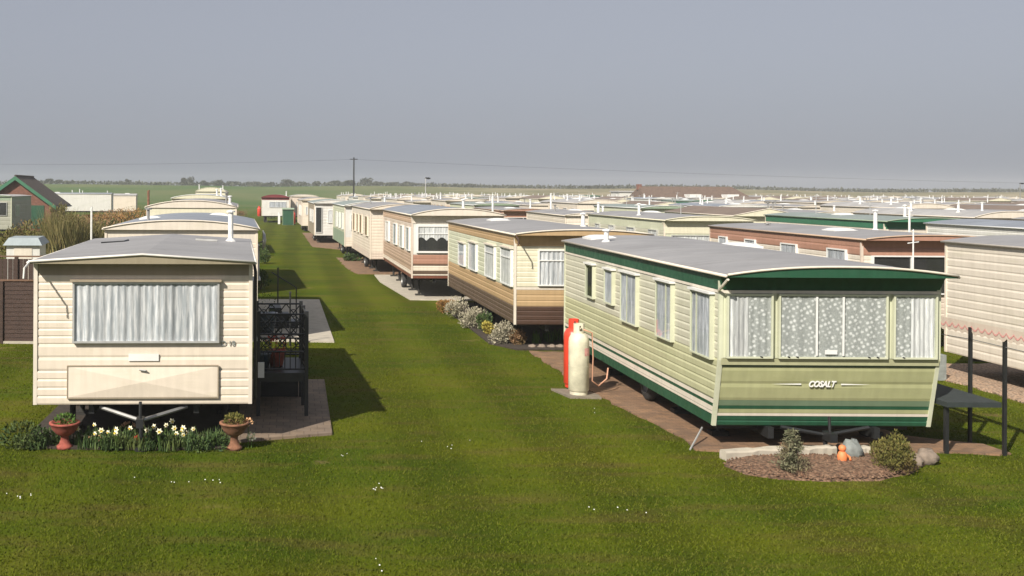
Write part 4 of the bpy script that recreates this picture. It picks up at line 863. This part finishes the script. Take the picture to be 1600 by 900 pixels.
# silvery shrubs along the tan caravan
sg = 'shrubs along the tan caravan'
for i, (px, py, rad, mt, lb) in enumerate(((697, 489, (.28, .3, .26), 'leaf_rust', 'small rust coloured shrub at far corner of tan caravan'), (714, 498, (.38, .42, .42), 'leaf_silver', 'silvery shrub second from the far end of tan caravan'), (733, 512, (.30, .3, .26), 'leaf_silver', 'low silvery shrub in the middle of the row by tan caravan'), (744, 514, (.32, .36, .40), 'leaf_silver', 'tall silvery shrub in the middle of row by tan caravan'),
        (757, 519, (.2, .2, .32), 'leaf_dark', 'dark green shrub between the silvery ones by tan caravan'), (766, 524, (.22, .2, .22), 'leaf_yellow', 'yellow green shrub touching the largest silvery shrub'), (787, 538, (.40, .4, .37), 'leaf_silver', 'largest silvery shrub at near corner of tan caravan'), (806, 539, (.26, .25, .24), 'leaf_brown', 'brownish low shrub at near corner of tan caravan'))):
    p = gnd(px, py); shrub('silver_shrub' if mt == 'leaf_silver' else 'low_shrub', lb, 'shrub', (p.x, p.y, 0), rad, 1500, .055, mt, sg, up=.6, clumps=14)
for i, px in enumerate((832, 846, 862, 875)):
    p = gnd(px, 544); rock((p.x, p.y, .03), (.10, .07, .06), 'stone', f'{["pale","brownish","grey","white"][i]} edging stone before the tan caravan, {["leftmost","second","third","rightmost"][i]}', name='edging_stone', group='edging stones before the tan caravan')
for i, (px, py) in enumerate(((838, 538), (858, 536), (868, 534))):
    p = gnd(px, py); R = empty('leafy_plant', (p.x, p.y, 0), 0, f'green leafy plant under the tan caravan front, {["leftmost","middle","rightmost"][i]}', 'plant', 'plants under the tan caravan front'); m = MB(); blades(m, (0, 0, 0), 40, .35, .12, .012, .5); m.build('foliage', 'leaf_green', R)
# hedge and reeds on the left
hg = 'bushes of the scrub hedge beyond the fence'
hed = [(-12.0, 47, 1.9, 1.50, 'leaf_olive'), (-11.2, 53, 2.0, 1.5, 'leaf_brown'), (-11.8, 60, 2.2, 1.5, 'leaf_brown'), (-11.8, 68, 2.0, 1.45, 'leaf_rust'), (-12.2, 77, 2.2, 1.45, 'leaf_brown'), (-12.0, 87, 2.3, 1.45, 'leaf_rust'), (-12.5, 98, 2.6, 1.35, 'leaf_olive'), (-10.8, 60, 1.2, 1.25, 'leaf_dark'), (-10.5, 76, 1.6, 1.25, 'leaf_dark')]
for i, (x, y, r, h, mt) in enumerate(hed):
    shrub('hedge_bush', f'{ {"leaf_olive":"olive","leaf_brown":"brown","leaf_rust":"rusty","leaf_dark":"dark green"}[mt] } scrub bush in the hedge left of the caravans, {ORD[i]} bush back', 'bush', (x, y, 0), (r, r * 1.6, h), 5200, .13, mt, hg, clumps=22, up=.5, asp=2.4)
for i, (x, y, h, r) in enumerate(((-9.0, 43, 2.5, .6), (-8.3, 44.5, 2.1, .5), (-9.7, 44, 2.75, .5))):
    R = empty('reed_clump', (x, y, 0), 0, f'{["tall straw coloured reed clump left of the first roof","shorter reed clump nearest the caravan roofs","tallest reed clump at the left of the scrub"][i]}', 'reeds', 'reed clumps beyond the fence'); m = MB(); blades(m, (0, 0, 0), 900, h, r, .022, .35); m.build('foliage', 'reed', R)
    m = MB()
    for k in range(26):
        a = random.random() * 6.28; q = random.random() * r; leaves(m, (math.cos(a) * q, math.sin(a) * q, h * random.uniform(.8, 1.05)), (.05, .05, .16), 24, .09, 1.5, asp=3)
    m.build('plume', 'reed', R)
# ------------------------------------------------------------------ fences and shed on the left
def fence_panel(x0, x1, y, h, label, horizontal=True, base=0.0):
    R = empty('wooden_fence', (x0, y, 0), 0, label, 'fence'); L = x1 - x0
    m = MB()
    if horizontal:
        n = int(h / .095)
        for i in range(n): z = .04 + i * h / n; m.hexa([(0, -.012, z), (L, -.012, z), (L, .01, z), (0, .01, z), (0, .0, z + h / n + .01), (L, .0, z + h / n + .01), (L, .012, z + h / n + .01), (0, .012, z + h / n + .01)])
    else:
        n = int(L / .14)
        for i in range(n): m.box(i * L / n, (i + 1) * L / n - .012, -.01 + (i % 2) * .012, .01 + (i % 2) * .012, .04, h)
    m.build('slat_panel', 'wood_dark', R)
    MB().box(-.02, L + .02, -.03, .03, h + .052, h + .09).build('top_rail', 'wood_brown', R)
    k = int(L / 1.8) + 1
    for i in range(k + 1):
        x = L * i / k; MB().box(x - .045, x + .045, -.05, .05, 0, h + .05).build('post', 'wood_dark', R)
    MB().box(0, L, -.035, -.014, 0, .06).build('gravel_board', 'concrete', R)
p = gnd(58, 537); fence_panel(-9.5, p.x + .5, p.y, 1.42, 'dark brown slatted fence with horizontal boards left of the cream caravan')
fence_panel(-11, -5.8, 29.0, 1.72, 'dark brown upright board fence behind the slatted one', False)
p = at(36, 400, 36); R = empty('garden_shed', (p.x, 36, 0), .06, 'small white shed with blue grey roof behind the dark fences', 'shed')
MB().box(-.56, .56, 0, 1.2, 0, 1.75).build('wall', 'white_paint', R); MB().hexa([(-.66, -.12, 1.72), (.66, -.12, 1.72), (.66, 1.4, 1.76), (-.66, 1.4, 1.76), (-.50, .05, 1.97), (.50, .05, 1.97), (.50, 1.2, 1.99), (-.50, 1.2, 1.99)]).build('roof', 'blue_grey', R)
MB().box(-.3, .3, -.02, -.002, .1, 1.65).build('door', 'cream_pale', R)
p = at(143, 325, 42); MB()
o = MB().tube([(0, 0, 0), (0, 0, p.z), (.03, 0, p.z + .05)], .04, 8).build('water_standpipe', 'pipe_w', loc=(p.x, 42, 0)); tag(o, 'thin pale upright pipe standing among the reeds', 'pipe')
p = at(232, 298, 56); o = MB().tube([(0, 0, 0), (0, 0, p.z), (.05, 0, p.z + .03)], [.07, .06, .05], 8).build('wooden_post', 'rust', loc=(p.x, 56, 0)); tag(o, 'reddish brown post rising left of the third caravan roof', 'post')
# ------------------------------------------------------------------ steps, railings, verandas
def landing_left():
    R = empty('entrance_landing', (-.52, 16.9, 0), .05, 'black iron railed landing at the side of the cream caravan', 'landing'); W = .78; D = 1.55; zp = .72; zt = 1.66
    MB().box(0, W, 0, D, zp - .14, zp).build('platform', 'black', R)
    def panel(p0, p1):
        p0, p1 = Vector(p0), Vector(p1); d = p1 - p0; m = MB(); L = d.length; d.normalize()
        P_ = lambda s, z: (p0 + d * s + Vector((0, 0, z)))
        for z in (zp + .06, zp + .34, zp + .62, zt): m.tube([P_(0, z), P_(L, z)], .016, 6)
        n = max(2, round(L / .26))
        for i in range(n):
            a, b = L * i / n, L * (i + 1) / n
            for z0, z1 in ((zp + .34, zp + .62), (zp + .62, zt)):
                m.tube([P_(a, z0), P_(b, z1)], .010, 5); m.tube([P_(b, z0), P_(a, z1)], .010, 5)
                c = (a + b) / 2; zc = (z0 + z1) / 2; m.tube([P_(c + .06 * math.cos(t), zc + .06 * math.sin(t)) for t in [k * math.pi / 5 for k in range(11)]], .009, 5)
        k = max(4, round(L / .085))
        for i in range(k + 1): m.tube([P_(L * i / k, zp + .06), P_(L * i / k, zp + .34)], .008, 5)
        m.build('railing', 'black', R)
    panel((0, 0, 0), (W, 0, 0)); panel((W, 0, 0), (W, D * .55, 0)); panel((0, D, 0), (W, D, 0))
    for x, y in ((.01, 0), (W, 0), (.01, D), (W, D), (W, D * .55)): MB().box(x - .03, x + .03, y - .03, y + .03, 0, zt + .05).build('post', 'black', R)
    for k in range(3): MB().box(.08, W - .04, D + .02, D + .85 - .28 * k, .0 + .18 * k, .18 * (k + 1)).build('step', 'black', R)
landing_left()
q = at(408, 578, 16.80); o = MB().box(-.05, .05, -.03, .03, -.12, .12).box(-.035, .035, -.034, -.028, .06, .10, 0).build('letter_box', 'white', loc=(q.x, q.y, q.z)); tag(o, 'small white box hung below the black railing', 'letter box')
def pot(px, Y, z, label, mt, plant, s_=1.0, name='flower_pot'):
    q = at(px, 500, Y); R = empty(name, (q.x, Y, z), 0, label, 'flower pot', 'pots on the landing'); MB().lathe([(0, 0), (.08 * s_, 0), (.12 * s_, .18 * s_), (.13 * s_, .2 * s_), (.10 * s_, .2 * s_), (.0, .17 * s_)], n=14).build('pot', mt, R, smooth=True)
    m = MB(); leaves(m, (0, 0, .28 * s_), (.12 * s_, .12 * s_, .12 * s_), 160, .05); m.build('foliage', plant, R)
pot(432, 17.6, .72, 'pot with orange red flowers on the black landing', 'terra', 'petal_r', 1.3); pot(410, 17.4, .72, 'blue pot with dark leaves on the black landing', 'dark_pot', 'leaf_dark', 1.2)
pot(414, 26.6, .035, 'large dark pot with shrub on the grey slab', 'dark_pot', 'leaf_dark', 2.6, 'patio_pot')
def upright(px, py, ptop, label, r=.02, name='washing_post'):
    p = gnd(px, py); z = at(px, ptop, p.y).z; o = MB().tube([(0, 0, 0), (0, 0, z)], r, 8).lathe([(r, z), (r * 1.8, z + .01), (0, z + .05)], n=8).build(name, 'black', loc=(p.x, p.y, 0)); tag(o, label, 'post', 'thin dark posts by the left row')
upright(453, 540, 458, 'thin dark post rising above the black railing'); upright(434, 500, 420, 'thin dark post beside the second left caravan')
# railing on L2's side: small black steps
R = empty('door_steps', (-.55, 27.6, 0), .05, 'dark steps beside the second caravan door', 'steps')
for k in range(3): MB().box(0, .75 - .22 * k, 0, .8, .19 * k, .19 * (k + 1)).build('tread', 'black', R)
MB().tube([(.7, .02, 0), (.7, .02, 1.1), (.05, .02, 1.5)], .018, 6).build('handrail', 'black', R)
def veranda_right():
    R = empty('side_veranda', (0, 0, 0), 0, 'dark veranda platform with red and white scalloped rail beside green caravan', 'veranda'); zp = .74
    x1 = 9.96; y0, y1 = 14.72, 17.6
    MB().box(9.16, x1 - .04, y0, y1, zp - .07, zp).build('platform', 'slate', R)
    for x, y in ((x1, y0), (9.93, 15.42), (x1, 16.6), (x1, y1)): MB().box(x - .021, x + .021, y - .021, y + .021, 0, 1.70).build('post', 'black', R)
    MB().box(9.2, 9.25, y0 + .1, y0 + .15, 0, zp - .07).build('post', 'black', R)
    ra = MB().box(x1 - .02, x1 + .02, 13.3, y1, 1.70, 1.735).build('rail', 'white', R)
    MB().box(x1 - .035, x1 + .035, 13.3, 13.37, 0, 1.70).build('post', 'black', R)
    m = MB(); mr = MB(); p = .15; y = 13.3
    while y < y1:
        n = 8; bot = [(x1 - .024, y + p * k / n, 1.735 - .0 - .10 - .05 * math.sin(math.pi * k / n)) for k in range(n + 1)]; top = [(x1 - .024, y + p * k / n, 1.775) for k in range(n + 1)]
        m.add(bot + top, [(k, k + 1, n + 2 + k, n + 1 + k) for k in range(n)])
        b2 = [(x1 - .030, y + p * k / n, 1.735 - .035 - .055 * math.sin(math.pi * k / n)) for k in range(n + 1)]; t2 = [(x1 - .030, y + p * k / n, 1.735 - .01 - .055 * math.sin(math.pi * k / n)) for k in range(n + 1)]
        mr.add(b2 + t2, [(k, k + 1, n + 2 + k, n + 1 + k) for k in range(n)])
        y += p
    v = m.build('scalloped_trim', 'pink_white', R); mr.build('red_stripe', 'label_red', v)
    MB().tube([(x1, y1, 1.45), (x1, 15.42, 1.52), (x1, 13.35, 1.50)], .006, 4).build('rope', 'steel', R)
veranda_right()
q = at(1488, 590, 19.6); R = empty('ramp', (12.6, 20.6, 0), .0, 'grey sloping step board at the side of the pinkish cream caravan', 'step')
MB().hexa([(-.75, 0, .0), (.2, 0, .0), (.2, .9, .0), (-.75, .9, .0), (-.2, 0, .45), (.2, 0, .5), (.2, .9, .5), (-.2, .9, .45)]).build('board', 'stone_grey', R)
# ------------------------------------------------------------------ gas bottles
def gas_bottle(px, py, mt, label, ring='gas_cream', lbl=True):
    p = gnd(px, py); R = empty('gas_bottle', (p.x, p.y, .03), .1, label, 'gas bottle', 'gas bottles beside the green caravan'); r = .18
    m = MB(); m.lathe([(0, .04), (r * .8, .04), (r, .08), (r, .93), (r * .96, 1.0), (r * .75, 1.07), (r * .4, 1.10), (0, 1.11)], n=28); m.lathe([(r * .86, 0), (r * .86, .08)], n=24); m.lathe([(r * 1.02, .5), (r * 1.02, .515)], n=28); m.build('cylinder', mt, R, smooth=True)
    c = MB(); n = 24; ri, ro, z0, z1 = .085, .095, 1.07, 1.26
    for k in range(n):
        if k in (17, 18, 19): zz = 1.13
        else: zz = z1
        a0, a1 = 2 * math.pi * k / n, 2 * math.pi * (k + 1) / n
        c.hexa([(math.cos(a0) * ri, math.sin(a0) * ri, z0), (math.cos(a0) * ro, math.sin(a0) * ro, z0), (math.cos(a1) * ro, math.sin(a1) * ro, z0), (math.cos(a1) * ri, math.sin(a1) * ri, z0), (math.cos(a0) * ri, math.sin(a0) * ri, zz), (math.cos(a0) * ro, math.sin(a0) * ro, zz), (math.cos(a1) * ro, math.sin(a1) * ro, zz), (math.cos(a1) * ri, math.sin(a1) * ri, zz)])
    c.build('collar', mt, R)
    v = MB(); v.tube([(0, 0, 1.1), (0, 0, 1.2)], .02, 8); v.tube([(-.03, 0, 1.2), (.03, 0, 1.2)], .018, 8); v.build('valve', 'black', R)
    if lbl:
        m = MB(); k = 8; a0, a1 = -1.35, -.35
        m.add([(math.cos(a0 + (a1 - a0) * i / k) * (r + .003), math.sin(a0 + (a1 - a0) * i / k) * (r + .003), z) for z in (.70, .84) for i in range(k + 1)], [(i, i + 1, k + 2 + i, k + 1 + i) for i in range(k)]); m.build('faded_label', 'label_red', R, smooth=True)
    return R
gas_bottle(904, 618, 'gas_cream', 'cream gas bottle with faded label standing before the red one'); gas_bottle(896, 607, 'red', 'red gas bottle half hidden behind the cream one', lbl=False)
a = gnd(905, 620); struct(slab('concrete_base', [(a.x - .2, a.y - .16), (a.x + .34, a.y - .2), (a.x + .36, a.y + .1), (a.x + .2, a.y + .6), (a.x - .35, a.y + .62)], .03, 'slab_dull')); PADS.append([(a.x - .2, a.y - .16), (a.x + .34, a.y - .2), (a.x + .36, a.y + .1), (a.x + .2, a.y + .6), (a.x - .35, a.y + .62)])
pts = [at(912, 515, a.y), at(925, 520, a.y + .1), at(927, 560, a.y + .1), at(925, 595, a.y + .1), at(935, 603, a.y + .2), at(948, 592, a.y + .3), at(950, 575, a.y + .4)]
tag(MB().tube(pts, .014, 8).build('gas_hose', 'hose', smooth=True), 'orange gas hose looping from the bottles under green caravan', 'hose')
p = gnd(1078, 703); q = at(1097, 668, p.y + .5)
tag(MB().tube([p, q], .014, 6).build('support_strut', 'alu'), 'thin pale metal strut leaning at corner of the green caravan', 'strut')
# ------------------------------------------------------------------ far end of the lane
p = gnd(450, 352); R = empty('garden_shed', (p.x, p.y, 0), 0, 'square dark green shed at the far end of the lane', 'shed'); s_ = p.y / F
MB().box(-9 * s_, 9 * s_, 0, 1.5, 0, 25 * s_).build('wall', 'grey_green', R); MB().hexa([(-10 * s_, -.15, 24.9 * s_), (10 * s_, -.15, 24.9 * s_), (10 * s_, 1.6, 24.9 * s_), (-10 * s_, 1.6, 24.9 * s_), (-9.6 * s_, -.1, 26.5 * s_), (9.6 * s_, -.1, 26.5 * s_), (9.6 * s_, 1.5, 27 * s_), (-9.6 * s_, 1.5, 27 * s_)]).build('roof', 'sage', R)
MB().box(-.5, .5, -.03, -.002, .05, 1.6).build('door', 'dark_green', R)
p = gnd(436, 350); o = MB().box(-.12, .12, -.08, .08, 0, 1.1).tube([(0, 0, 1.1), (0, 0, 1.25)], .09, 8).build('marker_post', 'white', loc=(p.x, p.y, 0)); tag(o, 'white marker post left of the green shed', 'post')
for i, (px, py, mt, lb) in enumerate(((405, 338, 'red', 'red gas bottle at the left corner of the red roofed caravan'), (458, 350, 'red', 'red gas bottle right of the green shed'), (455, 348, 'gas_cream', 'white gas bottle right of the green shed'))):
    R = gas_bottle(px, py, mt, lb, lbl=False); R['group'] = 'gas bottles at the far end of the lane'; R.scale = (1.5, 1.5, 1.1)
for i, (px, py, r, lb) in enumerate(((423, 342, .9, 'dark shrub under the red roofed caravan'), (376, 340, 1.0, 'brown bush at the left of the lane end'), (548, 408, .45, 'dark shrub at corner of the fourth right caravan'), (502, 372, .5, 'grey green shrub by the sixth right caravan'))):
    p = gnd(px, py); shrub('low_shrub', lb, 'shrub', (p.x, p.y, 0), (r, r, r * .6), 900, .12, 'leaf_dark' if i != 1 else 'leaf_brown', 'low shrubs along the lane')
for i, (px, py) in enumerate(((418, 452), (422, 412), (413, 400))):
    p = gnd(px, py); shrub('low_shrub', f'dark shrub against the left row, {["nearest","middle","farthest"][i]} of three', 'shrub', (p.x - .25, p.y, 0), (.4, .5, .5), 900, .09, 'leaf_dark', 'dark shrubs against the left row')
# pole, wires, lamps
def pole(px, top, Y, label, r=.14, name='utility_pole', arm=True, mt='black'):
    q = at(px, top, Y); R = empty(name, (q.x, Y, hgt(q.x, Y)), 0, label, 'pole' if name == 'utility_pole' else 'lamp', 'tall poles'); h = q.z - hgt(q.x, Y)
    MB().tube([(0, 0, 0), (0, 0, h)], [r, r * .75], 8).build('shaft', mt, R)
    if arm == 'lamp': MB().tube([(-.1, 0, h), (0, 0, h + .1), (.55, 0, h)], .06, 6).lathe([(0, -.1), (.22, -.05), (.25, .08), (0, .16)], (.3, 0, h), 8).build('lamp_head', 'black', R)
    elif arm: MB().box(-.6, .6, -.06, .06, h - .35, h - .22).build('crossarm', mt, R)
    return q
q = pole(553, 246, 165, 'tall dark wooden pole rising above the far caravans'); pole(665, 279, 120, 'slender lamp post above the far caravans, near centre', .06, 'lamp_post', 'lamp', 'alu'); pole(1594, 287, 150, 'lamp post at the far right horizon', .07, 'lamp_post', 'lamp', 'steel')
for i, (p1, p2, lb) in enumerate((((-40, 256), (553, 249), 'overhead wire running left from the tall pole'), ((553, 249), (1640, 287), 'overhead wire running right from the tall pole'))):
    a, b = at(*p1, 165), at(*p2, 165); a.y += .2; pts = [a.lerp(b, k / 16) + Vector((0, 0, -4 * .35 * (k / 16) * (1 - k / 16))) for k in range(17)]
    o = MB().tube(pts, .011, 4).build('overhead_wire', 'black'); tag(o, lb, 'wire')
# aerial masts near the green-fascia caravan
def mast(px, p0, p1, Y, label, mt='pipe_w', r=.016, name='aerial_mast'):
    a = at(px, p1, Y); z0 = 0; o = MB().tube([(0, 0, 0), (0, 0, a.z)], r, 8).tube([(-.12, 0, a.z - .25), (.12, 0, a.z - .22)], .012, 5).lathe([(r, a.z), (r * 1.5, a.z + .01), (0, a.z + .06)], n=8).build(name, mt, loc=(a.x, Y, 0)); tag(o, label, 'mast', 'pale masts among the caravans')
mast(1427, 420, 362, 22.6, 'thin pale mast before the terracotta caravan'); mast(1421, 380, 327, 34.8, 'white mast left of the green fascia caravan', r=.035); mast(935, 350, 318, 46, 'white flue mast behind the tan caravan', r=.06); mast(770, 335, 305, 60, 'slim white mast behind the pink caravan', r=.06); mast(861, 320, 303, 70, 'short white mast among mid distance roofs', r=.07)
# ------------------------------------------------------------------ far trees
def far_tree(px, w_, h, Y, i, bushy=True):
    q = at(px, 300, Y); g0 = hgt(q.x, Y); s_ = Y / F; R = empty('distant_tree', (q.x, Y, g0 - .1), 0, f'hazy {"bushy tree" if h > 7 else "low thicket"} on the skyline, {ORD[i] if i else "leftmost"}{" from the left" if i else " of all"}', 'tree', 'trees on the skyline')
    m = MB(); W = w_ * s_ / 2; H = h * s_
    for k in range(10):
        a = random.random() * 6.28; c = (math.cos(a) * W * .55, math.sin(a) * W * .5, H * random.uniform(.35, .8)); r = random.uniform(.28, .45)
        leaves(m, c, (W * r, W * r, H * r * .6), 90, .38 + .04 * h * .3, .1, shell=.3, asp=1.5)
    m.build('crown', 'leaf_far', R); MB().tube([(0, 0, 0), (0, 0, H * .4), (W * .2, 0, H * .7)], [.22, .15, .06], 6).build('trunk', 'bark', R)
tl = [(78, 14, 9), (92, 12, 7), (200, 12, 8), (293, 22, 14), (320, 16, 8), (338, 22, 9), (365, 30, 8), (395, 34, 8), (420, 22, 7), (450, 26, 11), (470, 20, 7), (494, 12, 9), (522, 22, 9), (545, 22, 9), (572, 22, 13), (590, 18, 8), (615, 18, 6), (640, 22, 7), (735, 16, 6), (925, 26, 5), (950, 22, 5), (1400, 30, 4), (1530, 24, 4)]
for i, (px, w_, h) in enumerate(tl): far_tree(px, w_, h, random.uniform(425, 440), i)
# bracken band along the bank
m = MB()
for i in range(2600):
    x = random.uniform(-200, 380); y = random.uniform(428, 440); leaves(m, (x, y, hgt(x, y) + .3), (1.2, 1.2, random.uniform(.3, 1.0)), 7, .9, .4, shell=.1, asp=1.4)
tag(m.build('bank_scrub', 'leaf_far'), 'low dark scrub along the far bank', 'scrub', kind='stuff')
# ------------------------------------------------------------------ lawn blades near the camera, daisies
def lawn():
    N = 260000; Y = 9.0 + (RNG.random(N) ** 1.5) * 24; X = (RNG.random(N) * 1.12 - .36) * Y * 1.02
    keep = np.ones(N, bool); JX = RNG.normal(0, .035, N); JY = RNG.normal(0, .035, N)
    for pts in PADS:
        px = np.array([q[0] for q in pts]); py = np.array([q[1] for q in pts]); c = np.zeros(N, bool); jx = X + JX; jy = Y + JY; j = len(pts) - 1
        for i in range(len(pts)):
            cond = (py[i] > jy) != (py[j] > jy); xx = (px[j] - px[i]) * (jy - py[i]) / (py[j] - py[i] + 1e-9) + px[i]; c ^= cond & (jx < xx); j = i
        keep &= ~c
    X, Y = X[keep], Y[keep]; n = len(X)
    a = RNG.random(n) * 6.283; h = .010 + RNG.random(n) * .015; w_ = .0045 + .0035 * RNG.random(n) + Y * .00012; l = RNG.random(n) * .03; b = RNG.random(n) * 6.283
    v = np.zeros((n, 3, 3)); v[:, 0] = np.c_[X - np.cos(a) * w_, Y - np.sin(a) * w_, np.full(n, -.004)]; v[:, 1] = np.c_[X + np.cos(a) * w_, Y + np.sin(a) * w_, np.full(n, -.004)]; v[:, 2] = np.c_[X + np.cos(b) * l, Y + np.sin(b) * l, h]
    me = bpy.data.meshes.new('grass'); me.vertices.add(n * 3); me.vertices.foreach_set('co', v.reshape(-1)); me.loops.add(n * 3); me.loops.foreach_set('vertex_index', np.arange(n * 3, dtype=np.int32)); me.polygons.add(n); me.polygons.foreach_set('loop_start', np.arange(0, n * 3, 3, dtype=np.int32)); me.polygons.foreach_set('loop_total', np.full(n, 3, dtype=np.int32))
    me.update(calc_edges=True); me.materials.append(M['blade']); o = bpy.data.objects.new('grass', me); COL.objects.link(o); tag(o, 'short mown grass of the lawn between the caravan rows', 'grass', kind='stuff')
lawn()
m = MB()
for cxp, cyp, n_, sp in ((592, 768, 8, 12), (40, 775, 6, 28), (290, 755, 8, 60), (600, 890, 3, 30), (540, 713, 3, 8), (930, 650, 2, 4), (980, 800, 5, 60), (700, 700, 5, 60)):
    for k in range(n_):
        p = gnd(cxp + random.gauss(0, sp * .5), cyp + random.gauss(0, 4)); r = random.uniform(.005, .009)
        m.add([(p.x + r * math.cos(t), p.y + r * math.sin(t), .036 + .004 * math.sin(t)) for t in [q * math.pi / 3 for q in range(6)]], [tuple(range(6))])
tag(m.build('daisies', 'white'), 'tiny white daisies scattered over the front lawn', 'daisies', kind='stuff')
